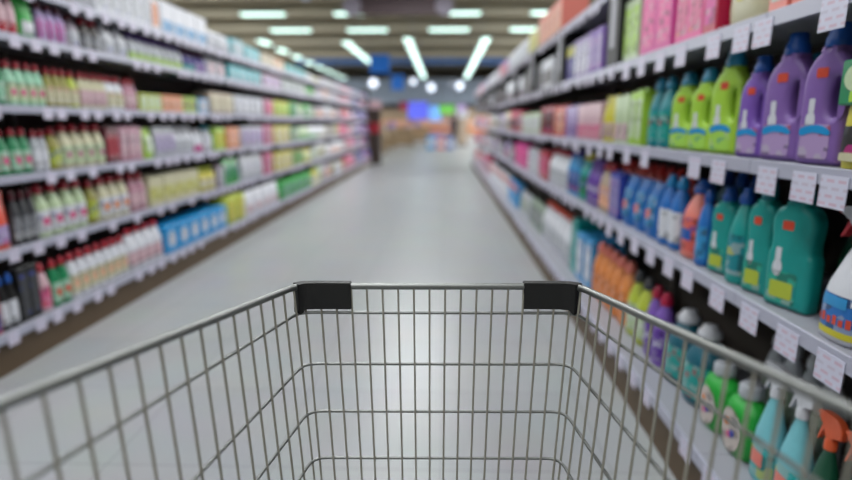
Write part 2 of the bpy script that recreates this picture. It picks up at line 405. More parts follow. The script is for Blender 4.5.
PLAN = [
('L', 5, 3.714, 4.401, 5, 'carton', 'tall white carton', {'h': 0.24, 'c': 'white', 'l': 'palegrey'}),
('L', 5, 4.416, 4.554, 1, 'carton', 'white carton with orange front', {'h': 0.23, 'c': 'white', 'l': 'orange'}),
('L', 5, 4.57, 5.43, 4, 'carton', 'white carton with blue corner', {'h': 0.24, 'c': 'white', 'l': 'skyblue', 'ls': 'low'}),
('L', 5, 5.476, 6.038, 3, 'pouch', 'pale grey pouch', {'h': 0.17, 'c': 'palegrey', 'l': 'white'}),
('L', 5, 6.066, 6.429, 2, 'carton', 'aqua carton', {'h': 0.17, 'c': 'aqua', 'l': 'palegrey'}),
('L', 5, 6.461, 6.987, 2, 'carton', 'turquoise carton', {'h': 0.15, 'c': 'turq', 'l': 'aqua'}),
('L', 5, 7.025, 7.562, 2, 'carton', 'beige carton', {'h': 0.14, 'c': 'beige', 'l': 'cream'}),
('L', 5, 7.607, 8.035, 2, 'carton', 'peach carton', {'h': 0.13, 'c': 'peach', 'l': 'cream'}),
('L', 5, 8.086, 9.254, 3, 'carton', 'teal carton', {'h': 0.12, 'c': 'tealb', 'l': 'turq'}),
('L', 4, 2.819, 3.011, 3, 'bottle', 'pale pink bottle with red base', {'h': 0.205, 'c': 'palepink', 'cap': 'red', 'l': 'red', 'ls': 'low'}),
('L', 4, 3.018, 3.151, 1, 'pouch', 'bright green pouch with white patch', {'h': 0.205, 'c': 'vgreen', 'l': 'white', 'ls': 'low'}),
('L', 4, 3.159, 3.402, 3, 'bottle', 'magenta striped pale bottle', {'h': 0.205, 'c': 'lilac', 'cap': 'maroon', 'l': 'magenta', 'ls': 'strip'}),
('L', 4, 3.411, 3.534, 1, 'bottle', 'greyish mauve bottle', {'h': 0.186, 'c': 'mauve', 'cap': 'maroon', 'l': 'palegrey'}),
('L', 4, 3.543, 3.74, 2, 'bottle', 'dark brown bottle with red cap', {'h': 0.186, 'c': 'brown', 'cap': 'red', 'l': 'grey'}),
('L', 4, 3.751, 4.061, 2, 'jug', 'white jug', {'h': 0.2, 'c': 'white', 'cap': 'grey', 'l': 'palegrey'}),
('L', 4, 4.074, 4.905, 8, 'bottle', 'small violet-necked lime-labelled bottle', {'h': 0.177, 'c': 'palegrey', 'cap': 'violet', 'l': 'lime', 'ls': 'low'}),
('L', 4, 4.924, 5.163, 1, 'bottle', 'indigo bottle with teal label', {'h': 0.172, 'c': 'indigo', 'cap': 'maroon', 'l': 'tealb', 'ls': 'low'}),
('L', 4, 5.185, 5.405, 1, 'bottle', 'deep purple bottle', {'h': 0.172, 'c': 'indigo', 'cap': 'maroon', 'l': 'purple'}),
('L', 4, 5.428, 5.88, 2, 'pouch', 'white pouch', {'h': 0.16, 'c': 'white', 'l': 'palepink'}),
('L', 4, 5.935, 6.978, 5, 'carton', 'turquoise carton', {'h': 0.15, 'c': 'turq', 'l': 'aqua'}),
('L', 4, 7.056, 7.841, 3, 'carton', 'pale pink carton', {'h': 0.155, 'c': 'palepink', 'l': 'lilac'}),
('L', 4, 7.89, 8.824, 3, 'carton', 'grey green carton', {'h': 0.155, 'c': 'sage', 'l': 'palegrey'}),
('L', 3, 2.75, 2.866, 2, 'bottle', 'emerald bottle with red cap', {'h': 0.223, 'c': 'green', 'cap': 'red', 'l': 'mint'}),
('L', 3, 2.872, 3.162, 4, 'bottle', 'mint bottle with red cap', {'h': 0.223, 'c': 'mint', 'cap': 'red', 'l': 'palegreen', 'm': 'pink'}),
('L', 3, 3.17, 3.361, 3, 'bottle', 'olive bottle with red cap', {'h': 0.214, 'c': 'olive', 'cap': 'red', 'l': 'cream'}),
('L', 3, 3.37, 3.455, 1, 'bottle', 'lime bottle with red cap', {'h': 0.214, 'c': 'lime2', 'cap': 'red', 'l': 'cream'}),
('L', 3, 3.465, 3.739, 4, 'bottle', 'cream bottle with red cap', {'h': 0.214, 'c': 'cream', 'cap': 'red', 'l': 'palepink'}),
('L', 3, 3.75, 3.955, 2, 'bottle', 'white bottle with red cap', {'h': 0.214, 'c': 'white', 'cap': 'red', 'l': 'cream'}),
('L', 3, 3.967, 4.127, 2, 'bottle', 'pink bottle with red cap', {'h': 0.214, 'c': 'pinkgrey', 'cap': 'red', 'l': 'palepink'}),
('L', 3, 4.141, 4.47, 3, 'carton', 'low green carton', {'h': 0.125, 'c': 'lime2', 'l': 'palegreen'}),
('L', 3, 4.487, 4.819, 3, 'carton', 'low orange carton', {'h': 0.13, 'c': 'orange', 'l': 'peach'}),
('L', 3, 4.838, 5.096, 2, 'carton', 'low lime carton', {'h': 0.13, 'c': 'lime', 'l': 'olive'}),
('L', 3, 5.117, 5.361, 1, 'carton', 'low blue carton', {'h': 0.13, 'c': 'skyblue', 'l': 'palegrey'}),
('L', 3, 5.408, 6.01, 4, 'carton', 'beige carton', {'h': 0.2, 'c': 'beige', 'l': 'cream'}),
('L', 3, 6.039, 6.99, 5, 'carton', 'whitish carton', {'h': 0.2, 'c': 'palegrey', 'l': 'white'}),
('L', 3, 7.03, 7.406, 1, 'carton', 'dusty pink carton', {'h': 0.2, 'c': 'pinkgrey', 'l': 'pink'}),
('L', 3, 7.451, 8.185, 3, 'carton', 'lime yellow carton', {'h': 0.2, 'c': 'yellow', 'l': 'lime'}),
('L', 3, 8.239, 8.639, 1, 'carton', 'vivid green carton', {'h': 0.21, 'c': 'vgreen', 'l': 'green'}),
('L', 2, 2.681, 2.999, 4, 'bottle', 'green white-shouldered bottle with red cap', {'h': 0.233, 'c': 'green', 'cap': 'red', 'l': 'mint', 'm': 'pink'}),
('L', 2, 3.006, 3.127, 2, 'bottle', 'grey white bottle with red cap', {'h': 0.223, 'c': 'palegrey', 'cap': 'red', 'l': 'white'}),
('L', 2, 3.135, 3.23, 1, 'bottle', 'olive bottle with red cap', {'h': 0.233, 'c': 'olive', 'cap': 'red', 'l': 'lime2'}),
('L', 2, 3.239, 3.66, 4, 'bottle', 'creamy lime bottle with red cap', {'h': 0.251, 'c': 'cream', 'cap': 'red', 'l': 'palegreen', 'm': 'pinkgrey'}),
('L', 2, 3.671, 3.813, 2, 'packet', 'dark red packet', {'h': 0.24, 'c': 'maroon', 'l': 'red'}),
('L', 2, 3.825, 4.116, 3, 'packet', 'dusty pink packet', {'h': 0.24, 'c': 'pinkgrey', 'l': 'palepink'}),
('L', 2, 4.144, 4.293, 1, 'pouch', 'lime pouch', {'h': 0.22, 'c': 'lime', 'l': 'palegreen'}),
('L', 2, 4.308, 4.642, 3, 'pouch', 'pale grey pouch', {'h': 0.23, 'c': 'palegrey', 'l': 'lilac'}),
('L', 2, 4.66, 4.989, 2, 'bottle', 'tall white bottle', {'h': 0.233, 'c': 'white', 'cap': 'white', 'l': 'palegrey'}),
('L', 2, 5.009, 5.181, 1, 'bottle', 'white bottle with magenta label', {'h': 0.205, 'c': 'white', 'cap': 'white', 'l': 'magenta', 'ls': 'low'}),
('L', 2, 5.204, 5.414, 1, 'bottle', 'white bottle with teal cap', {'h': 0.233, 'c': 'palegrey', 'cap': 'teal', 'l': 'white'}),
('L', 2, 5.463, 5.721, 1, 'packet', 'lime yellow packet', {'h': 0.22, 'c': 'lime', 'l': 'yellow'}),
('L', 2, 5.775, 6.125, 2, 'packet', 'orange packet', {'h': 0.22, 'c': 'orange', 'l': 'peach'}),
('L', 2, 6.187, 6.926, 4, 'carton', 'pale grey carton', {'h': 0.22, 'c': 'palegrey', 'l': 'lilac'}),
('L', 2, 6.966, 7.342, 1, 'carton', 'hot pink carton', {'h': 0.23, 'c': 'pink', 'l': 'pinkgrey'}),
('L', 2, 7.387, 8.176, 3, 'carton', 'yellow carton', {'h': 0.22, 'c': 'yellow', 'l': 'cream'}),
('L', 2, 8.231, 8.636, 1, 'carton', 'sea green carton', {'h': 0.2, 'c': 'green', 'l': 'sage'}),
('L', 1, 2.585, 2.781, 1, 'pouch', 'orange red pouch with violet patch', {'h': 0.29, 'c': 'orangered', 'l': 'lilac', 'ls': 'low'}),
('L', 1, 2.788, 2.966, 3, 'bottle', 'dark grey bottle', {'h': 0.279, 'c': 'darkgrey', 'cap': 'maroon', 'l': 'grey'}),
('L', 1, 2.974, 3.417, 4, 'bottle', 'white bottle with green shoulders', {'h': 0.288, 'c': 'palegreen', 'cap': 'red', 'l': 'white', 'm': 'pink'}),
('L', 1, 3.427, 3.534, 1, 'bottle', 'olive bottle with red cap', {'h': 0.27, 'c': 'olive', 'cap': 'red', 'l': 'lime2'}),
('L', 1, 3.545, 3.895, 3, 'bottle', 'cream white bottle with red cap', {'h': 0.279, 'c': 'cream', 'cap': 'red', 'l': 'white', 'm': 'orange'}),
('L', 1, 3.908, 4.118, 2, 'bottle', 'pink bottle with red cap', {'h': 0.27, 'c': 'pinkgrey', 'cap': 'red', 'l': 'palepink'}),
('L', 1, 4.147, 5.025, 2, 'carton', 'long yellow carton with white lid', {'h': 0.22, 'c': 'cream', 'l': 'paleyellow', 'ls': 'mid'}),
('L', 1, 5.068, 5.419, 2, 'tub', 'yellow tub', {'h': 0.22, 'c': 'yellow', 'cap': 'lime2', 'l': 'cream'}),
('L', 1, 5.444, 5.625, 1, 'packet', 'mauve grey packet', {'h': 0.22, 'c': 'mauve', 'l': 'palegrey'}),
('L', 1, 5.652, 6.088, 2, 'pouch', 'vivid green pouch', {'h': 0.26, 'c': 'vgreen', 'l': 'green'}),
('L', 1, 6.151, 6.899, 3, 'pouch', 'white pouch', {'h': 0.26, 'c': 'palegrey', 'l': 'white'}),
('L', 1, 6.939, 7.276, 1, 'packet', 'hot pink packet', {'h': 0.26, 'c': 'pink', 'l': 'pinkgrey'}),
('L', 1, 7.365, 8.221, 3, 'packet', 'yellow packet', {'h': 0.25, 'c': 'yellow', 'l': 'cream'}),
('L', 1, 8.277, 8.886, 2, 'packet', 'olive green packet', {'h': 0.24, 'c': 'olive', 'l': 'vgreen'}),
('L', 0, 2.424, 2.541, 1, 'packet', 'red and violet packet', {'h': 0.26, 'c': 'red', 'l': 'indigo', 'ls': 'low'}),
('L', 0, 2.554, 2.668, 2, 'bottle', 'black bottle with blue cap', {'h': 0.27, 'c': 'black', 'cap': 'blue', 'l': 'white'}),
('L', 0, 2.675, 2.823, 2, 'carton', 'black carton', {'h': 0.28, 'c': 'black', 'l': 'darkgrey'}),
('L', 0, 2.83, 2.918, 1, 'bottle', 'pale pink bottle with red cap', {'h': 0.26, 'c': 'palepink', 'cap': 'red', 'l': 'pink'}),
('L', 0, 2.927, 3.074, 2, 'bottle', 'emerald bottle with pink label', {'h': 0.26, 'c': 'green', 'cap': 'red', 'l': 'mint', 'm': 'orangered'}),
('L', 0, 3.083, 3.685, 7, 'bottle', 'white yellow-labelled bottle with red cap', {'h': 0.26, 'c': 'white', 'cap': 'red', 'l': 'cream', 'm': 'peach'}),
('L', 0, 3.698, 4.17, 4, 'jug', 'white jug with pink label', {'h': 0.28, 'c': 'white', 'cap': 'red', 'l': 'palepink'}),
('L', 0, 4.202, 5.448, 5, 'carton', 'blue carton with white disc', {'h': 0.21, 'c': 'blue2', 'l': 'white', 'ls': 'disc'}),
('L', 0, 5.475, 5.97, 2, 'carton', 'lime yellow carton', {'h': 0.27, 'c': 'lime2', 'l': 'yellow'}),
('L', 0, 6.001, 7.316, 4, 'pouch', 'white pouch with pale pink patch', {'h': 0.26, 'c': 'white', 'l': 'palepink', 'ls': 'low'}),
('L', 0, 7.363, 9.109, 4, 'carton', 'green carton', {'h': 0.22, 'c': 'vgreen', 'l': 'green'}),
('R', 2, 1.196, 1.327, 1, 'sponge', 'yellow sponge pack with green printed top', {'h': 0.22, 'c': 'yellow', 'l': 'green'}),
('R', 2, 1.34, 1.48, 1, 'cleaner', 'tall purple bottle beside the yellow sponge pack', {'h': 0.325, 'c': 'purple', 'cap': 'blue', 'l': 'plabel'}),
('R', 2, 1.484, 1.642, 1, 'cleaner', 'tall purple bottle between two purple bottles', {'h': 0.325, 'c': 'purple', 'cap': 'blue', 'l': 'plabel'}),
('R', 2, 1.647, 1.773, 1, 'cleaner', 'small purple bottle with blue cap', {'h': 0.285, 'c': 'purple2', 'cap': 'blue', 'l': 'plabel'}),
('R', 2, 1.805, 1.965, 1, 'cleaner', 'large lime bottle with teal cap', {'h': 0.325, 'c': 'lime', 'cap': 'tealcap', 'l': 'llabel'}),
('R', 2, 1.972, 2.111, 1, 'cleaner', 'lime bottle behind the larger lime bottle', {'h': 0.28, 'c': 'lime', 'cap': 'tealcap', 'l': 'llabel'}),
('R', 2, 2.12, 2.303, 1, 'cleaner', 'lime bottle beside the teal bottles', {'h': 0.28, 'c': 'lime', 'cap': 'tealcap', 'l': 'llabel'}),
('R', 2, 2.313, 2.557, 2, 'bottle', 'teal bottle with teal cap', {'h': 0.28, 'c': 'teal', 'cap': 'tealcap', 'l': 'tealb', 'w': 0.1}),
('R', 2, 2.583, 2.751, 2, 'packet', 'lime green packet with pale panel', {'h': 0.25, 'c': 'lime', 'l': 'palegreen'}),
('R', 2, 2.766, 2.994, 2, 'packet', 'pale green packet with pink print', {'h': 0.24, 'c': 'palegreen', 'l': 'palepink', 'ls': 'low'}),
('R', 2, 3.012, 3.243, 2, 'pouch', 'pale yellow pouch with red print', {'h': 0.24, 'c': 'yellow', 'l': 'palepink', 'ls': 'low'}),
('R', 2, 3.264, 3.802, 4, 'packet', 'white and pink packet', {'h': 0.22, 'c': 'palepink', 'l': 'pink', 'ls': 'low'}),
('R', 2, 3.831, 4.178, 2, 'packet', 'lilac packet', {'h': 0.22, 'c': 'lilac', 'l': 'purple', 'ls': 'low'}),
('R', 2, 4.213, 4.595, 2, 'packet', 'coral red packet', {'h': 0.23, 'c': 'coral', 'l': 'peach'}),
('R', 2, 4.637, 5.209, 2, 'packet', 'red packet with black front', {'h': 0.24, 'c': 'red', 'l': 'black'}),
('R', 2, 5.263, 6.475, 4, 'packet', 'pale green packet', {'h': 0.2, 'c': 'palegreen', 'l': 'white'}),
('R', 3, 1.473, 1.649, 2, 'carton', 'salmon pink carton', {'h': 0.24, 'c': 'salmon', 'l': 'cream'}),
('R', 3, 1.673, 1.934, 1, 'pouch', 'cream pouch with yellow oval label', {'h': 0.28, 'c': 'cream', 'l': 'yellow', 'ls': 'disc'}),
('R', 3, 1.947, 2.048, 1, 'carton', 'crimson carton', {'h': 0.28, 'c': 'crimson', 'l': 'magenta'}),
('R', 3, 2.056, 2.306, 2, 'carton', 'pink carton', {'h': 0.28, 'c': 'pinkhot', 'l': 'pink'}),
('R', 3, 2.316, 2.682, 2, 'carton', 'magenta carton', {'h': 0.28, 'c': 'magenta', 'l': 'pinkhot'}),
('R', 3, 2.709, 2.929, 2, 'carton', 'lime green carton with green dot', {'h': 0.28, 'c': 'palegreen', 'l': 'lime'}),
('R', 3, 3.309, 3.6, 2, 'packet', 'violet packet', {'h': 0.26, 'c': 'purple2', 'l': 'lilac'}),
('R', 3, 3.625, 3.978, 2, 'packet', 'pale lilac packet', {'h': 0.26, 'c': 'lilac', 'l': 'white'}),
('R', 3, 4.008, 4.268, 1, 'packet', 'indigo packet with yellow corner', {'h': 0.26, 'c': 'indigo', 'l': 'yellow', 'ls': 'top'}),
('R', 3, 4.771, 5.248, 1, 'packet', 'white packet with brown patch', {'h': 0.26, 'c': 'white', 'l': 'brown', 'ls': 'mid'}),
('R', 3, 5.301, 5.77, 1, 'packet', 'black packet', {'h': 0.26, 'c': 'black', 'l': 'darkgrey'}),
('R', 4, 4.5, 5.503, 2, 'carton', 'salmon carton', {'h': 0.26, 'c': 'salmon', 'l': 'peach'}),
('R', 4, 5.56, 6.131, 1, 'carton', 'cream yellow carton', {'h': 0.22, 'c': 'cream', 'l': 'yellow'}),
('R', 4, 6.202, 7.965, 4, 'carton', 'white carton', {'h': 0.2, 'c': 'white', 'l': 'palegrey'}),
('R', 4, 8.087, 9.217, 3, 'carton', 'violet and coral carton', {'h': 0.2, 'c': 'lilac', 'l': 'coral'}),
('R', 4, 9.382, 11.428, 4, 'carton', 'pale grey carton', {'h': 0.18, 'c': 'palegrey', 'l': 'white'}),
('R', 1, 1.032, 1.115, 1, 'cleaner', 'dark blue bottle', {'h': 0.24, 'c': 'indigob', 'cap': 'blue', 'l': 'skyblue'}),
('R', 1, 1.149, 1.31, 1, 'trigger', 'white spray bottle with blue label and red trigger', {'h': 0.3, 'c': 'white', 'cap': 'redtrig', 'l': 'bluelab', 'dx': -0.005}),
('R', 1, 1.377, 1.549, 1, 'cleaner', 'large waisted teal bottle beside the white spray', {'h': 0.335, 'c': 'teal2', 'cap': 'teal2cap', 'l': 'tlabel'}),
('R', 1, 1.544, 1.654, 1, 'cleaner', 'teal bottle with printed front', {'h': 0.32, 'c': 'teal2', 'cap': 'teal2cap', 'l': 'tlabel'}),
('R', 1, 1.666, 1.754, 1, 'bottle', 'slim teal bottle', {'h': 0.29, 'c': 'teal2', 'cap': 'blue', 'l': 'teal'}),
('R', 1, 1.767, 1.881, 1, 'cleaner', 'teal bottle with lower shoulders', {'h': 0.28, 'c': 'teal2', 'cap': 'blue', 'l': 'tlabel'}),
('R', 1, 1.897, 1.968, 1, 'bottle', 'blue bottle with blue cap', {'h': 0.26, 'c': 'blue3', 'cap': 'blue', 'l': 'skyblue'}),
('R', 1, 1.976, 2.119, 1, 'bottle', 'salmon bottle with blue cap', {'h': 0.28, 'c': 'salmon', 'cap': 'blue', 'l': 'coral', 'm': 'blue'}),
('R', 1, 2.138, 2.327, 2, 'bottle', 'sky blue bottle with white label', {'h': 0.28, 'c': 'blue3', 'cap': 'blue2', 'l': 'white'}),
('R', 1, 2.35, 2.806, 3, 'pouch', 'blue pouch with salmon patch', {'h': 0.235, 'c': 'blue3', 'l': 'skyblue', 'm': 'salmon'}),
('R', 1, 2.823, 2.999, 2, 'packet', 'violet striped packet', {'h': 0.24, 'c': 'indigob', 'l': 'lilac', 'ls': 'strip'}),
('R', 1, 3.018, 3.241, 2, 'bottle', 'cream bottle with red cap', {'h': 0.27, 'c': 'beige', 'cap': 'red', 'l': 'peach'}),
('R', 1, 3.263, 3.525, 1, 'bottle', 'deep purple bottle', {'h': 0.27, 'c': 'violet', 'cap': 'violet', 'l': 'violet'}),
('R', 1, 3.551, 3.714, 1, 'bottle', 'sea green bottle with yellow cap', {'h': 0.3, 'c': 'tealb', 'cap': 'yellow', 'l': 'green'}),
('R', 1, 3.743, 4.055, 1, 'bottle', 'blue bottle with dark cap', {'h': 0.31, 'c': 'skyblue', 'cap': 'indigo', 'l': 'blue'}),
('R', 1, 4.089, 4.768, 3, 'jug', 'white jug', {'h': 0.27, 'c': 'white', 'cap': 'red', 'l': 'palegrey'}),
('R', 1, 4.815, 5.226, 2, 'packet', 'red packet', {'h': 0.25, 'c': 'red', 'l': 'pink'}),
('R', 1, 5.283, 5.919, 3, 'packet', 'white packet', {'h': 0.24, 'c': 'palegrey', 'l': 'white'}),
('R', 1, 5.992, 7.015, 3, 'packet', 'hot pink packet', {'h': 0.26, 'c': 'magenta', 'l': 'pinkhot'}),
('R', 0, 0.966, 1.034, 1, 'trigger', 'green spray bottle with larger orange trigger', {'h': 0.33, 'c': 'dgreen', 'cap': 'orangetrig', 'l': 'green'}),
('R', 0, 1.087, 1.284, 2, 'trigger', 'green spray bottle with orange trigger', {'h': 0.33, 'c': 'dgreen', 'cap': 'orangetrig', 'l': 'vgreen'}),
('R', 0, 1.296, 1.521, 2, 'trigger', 'teal spray bottle with white trigger', {'h': 0.35, 'c': 'aqua', 'cap': 'white', 'l': 'tlabel2'}),
('R', 0, 1.538, 1.691, 1, 'tub', 'green tub with round label, beside teal sprays,', {'h': 0.225, 'c': 'vgreen', 'cap': 'palegrey', 'l': 'glabel', 'ls': 'disc'}),
('R', 0, 1.698, 1.844, 1, 'tub', 'green tub with round label, beside dark teal bottles,', {'h': 0.225, 'c': 'vgreen', 'cap': 'palegrey', 'l': 'glabel', 'ls': 'disc'}),
('R', 0, 1.86, 2.206, 2, 'bottle', 'dark teal bottle with white cap', {'h': 0.29, 'keep': 1, 'c': 'teal3', 'cap': 'white', 'l': 'tealb'}),
('R', 0, 2.217, 2.422, 2, 'bottle', 'purple bottle with red cap', {'h': 0.31, 'c': 'purple2', 'cap': 'crimson', 'l': 'violet'}),
('R', 0, 2.435, 2.681, 2, 'bottle', 'lime bottle with dark grey cap', {'h': 0.31, 'c': 'lime2', 'cap': 'darkgrey', 'l': 'palegreen'}),
('R', 0, 2.697, 3.298, 4, 'bottle', 'orange bottle with salmon cap', {'h': 0.32, 'c': 'orange2', 'cap': 'salmon', 'l': 'orange'}),
('R', 0, 3.322, 3.69, 2, 'carton', 'sky blue carton with white panel', {'h': 0.3, 'c': 'skyblue', 'l': 'white'}),
('R', 0, 3.72, 3.873, 1, 'carton', 'teal edged carton', {'h': 0.36, 'c': 'tealb', 'l': 'tealb'}),
('R', 0, 3.938, 5.024, 4, 'jug', 'white jug with red cap', {'h': 0.33, 'c': 'white', 'cap': 'orangered', 'l': 'palegrey'}),
('R', 0, 5.077, 5.815, 2, 'pouch', 'olive grey pouch', {'h': 0.26, 'c': 'sage', 'l': 'grey'}),
('R', 0, 5.886, 6.61, 2, 'pouch', 'grey pouch', {'h': 0.25, 'c': 'palegrey', 'l': 'sage'}),
('R', 0, 6.702, 7.65, 2, 'packet', 'blue packet with red top', {'h': 0.28, 'c': 'blue2', 'l': 'orangered', 'ls': 'top'}),
('R', 0, 7.772, 10.871, 6, 'packet', 'white packet with red top', {'h': 0.28, 'c': 'white', 'l': 'orangered', 'ls': 'top'}),
]
TAGS = {('R', 2): [1.25, 1.354, 1.508, 1.775, 1.944, 2.423, 2.66, 2.929, 3.115, 3.348, 3.646], ('R', 1): [1.181, 1.338, 1.513, 1.698, 1.915, 2.083, 2.269, 2.464, 2.663, 2.86], ('R', 3): [1.33, 1.609, 1.72, 1.889, 2.138, 2.335, 2.549, 2.75]}


# ------------------------------------------------------------------ setting
floor_m = bpy.data.materials.new('polished_tile'); floor_m.use_nodes = True
nt = floor_m.node_tree; b = nt.nodes['Principled BSDF']
tc = nt.nodes.new('ShaderNodeTexCoord'); br = nt.nodes.new('ShaderNodeTexBrick')
br.offset = 0; br.inputs['Scale'].default_value = 1; br.inputs['Brick Width'].default_value = .6; br.inputs['Row Height'].default_value = .6
br.inputs['Mortar Size'].default_value = .003; br.inputs['Mortar Smooth'].default_value = .1
br.inputs['Color1'].default_value = lin('9EA1A4'); br.inputs['Color2'].default_value = lin('A3A6A8'); br.inputs['Mortar'].default_value = lin('8B8E90')
no = nt.nodes.new('ShaderNodeTexNoise'); no.inputs['Scale'].default_value = 3; no.inputs['Detail'].default_value = 6
mx = nt.nodes.new('ShaderNodeMix'); mx.data_type = 'RGBA'; mx.blend_type = 'MULTIPLY'; mx.inputs['Factor'].default_value = .16
nt.links.new(tc.outputs['Object'], br.inputs['Vector']); nt.links.new(tc.outputs['Object'], no.inputs['Vector'])
nt.links.new(br.outputs['Color'], mx.inputs['A']); nt.links.new(no.outputs['Color'], mx.inputs['B']); nt.links.new(mx.outputs['Result'], b.inputs['Base Color'])
b.inputs['Roughness'].default_value = .3; b.inputs['Specular IOR Level'].default_value = .27
bm = bmesh.new(); box(bm, -16, 14, -6, 62, -.1, 0); setp(link('floor', meshof('floor', bm, floor_m)), kind='structure')
ceil_m = mat('ceiling_metal', '9E9680', .8, 0, .15, 2)
bm = bmesh.new(); box(bm, -16, 14, -6, 62, 6.6, 6.8); setp(link('ceiling', meshof('ceiling', bm, ceil_m)), kind='structure')
beam_m = mat('beam_paint', '8C8472', .7, 0, .1, 3)
for i, y in enumerate((16.5, 19.7, 22.9, 27, 31, 36, 42, 50)):
    bm = bmesh.new()
    box(bm, -16, 14, y - .08, y + .08, 6.55, 6.6); box(bm, -16, 14, y - .012, y + .012, 6.2, 6.55); box(bm, -16, 14, y - .08, y + .08, 6.15, 6.2)
    setp(link(f'beam_{i+1}', meshof('beam', bm, beam_m)), kind='structure')
wall_m = mat('store_wall', '8E877C', .85, 0, .08, 1)
for nm, d in (('wall_left', (-16.2, -16, -6, 62, 0, 6.8)), ('wall_right', (14, 14.2, -6, 62, 0, 6.8)), ('wall_back', (-16, 14, 62, 62.2, 0, 6.8)), ('wall_front', (-16, 14, -6.2, -6, 0, 6.8))):
    bm = bmesh.new(); box(bm, *d); setp(link(nm, meshof(nm, bm, wall_m)), kind='structure')
bulk_m = mat('bulkhead_paint', 'A9B9CE', .7, 0, .06, 1)
bm = bmesh.new(); box(bm, -16, 14, 56, 56.4, 3.0, 5.3, .02); setp(link('trim_1', meshof('bulkhead', bm, bulk_m)), kind='structure')
fas_m = mat('fascia_blue', '4A74B4', .6, 0, .1, 1)
bm = bmesh.new(); box(bm, -10, 4.2, 40, 40.15, 5.1, 5.5, .02)
o = setp(link('fascia_sign', meshof('fascia', bm, fas_m)), 'long blue fascia banner hanging across the store far behind the lamps', 'sign')
o.name = 'hanging_fascia_sign'

# ------------------------------------------------------------------ shelving
steel = mat('shelf_white_steel', '92939C', .45, 0, .05, 8)
rail_m = mat('price_rail', 'A2A3B4', .35, 0, .05, 8)
kick_m = mat('kick_plinth', '54432F', .6, 0, .15, 8)
back_m = mat('back_panel_dark', '3A342E', .7, 0, .15, 5)
post_m = mat('upright_steel', '55524E', .5, 0, .1, 8)
black_m = mat('divider_black', '0E0D0D', .5, 0, .1, 8)
dark_rail = mat('dark_rail', '3A3A40', .45, 0, .1, 8)
strip_m = mat('divider_strip', 'A7A7B0', .5, 0, .05, 8)
# price cards: pale card with printed bars
tag_m = bpy.data.materials.new('price_card'); tag_m.use_nodes = True
nt = tag_m.node_tree; b = nt.nodes['Principled BSDF']; tc = nt.nodes.new('ShaderNodeTexCoord'); br = nt.nodes.new('ShaderNodeTexBrick')
br.inputs['Scale'].default_value = 1; br.inputs['Brick Width'].default_value = .42; br.inputs['Row Height'].default_value = .24; br.inputs['Mortar Size'].default_value = .085; br.inputs['Mortar Smooth'].default_value = .3
br.inputs['Color1'].default_value = lin('BFA2B4'); br.inputs['Color2'].default_value = lin('B2B2C4'); br.inputs['Mortar'].default_value = lin('C0C0D2')
mp = nt.nodes.new('ShaderNodeMapping'); mp.inputs['Rotation'].default_value = (PI / 2, 0, PI / 2)
sx = nt.nodes.new('ShaderNodeSeparateXYZ'); cb = nt.nodes.new('ShaderNodeCombineXYZ')
nt.links.new(tc.outputs['Generated'], sx.inputs[0]); nt.links.new(sx.outputs['Y'], cb.inputs['X']); nt.links.new(sx.outputs['Z'], cb.inputs['Y'])
nt.links.new(cb.outputs[0], br.inputs['Vector']); nt.links.new(br.outputs['Color'], b.inputs['Base Color']); b.inputs['Roughness'].default_value = .5

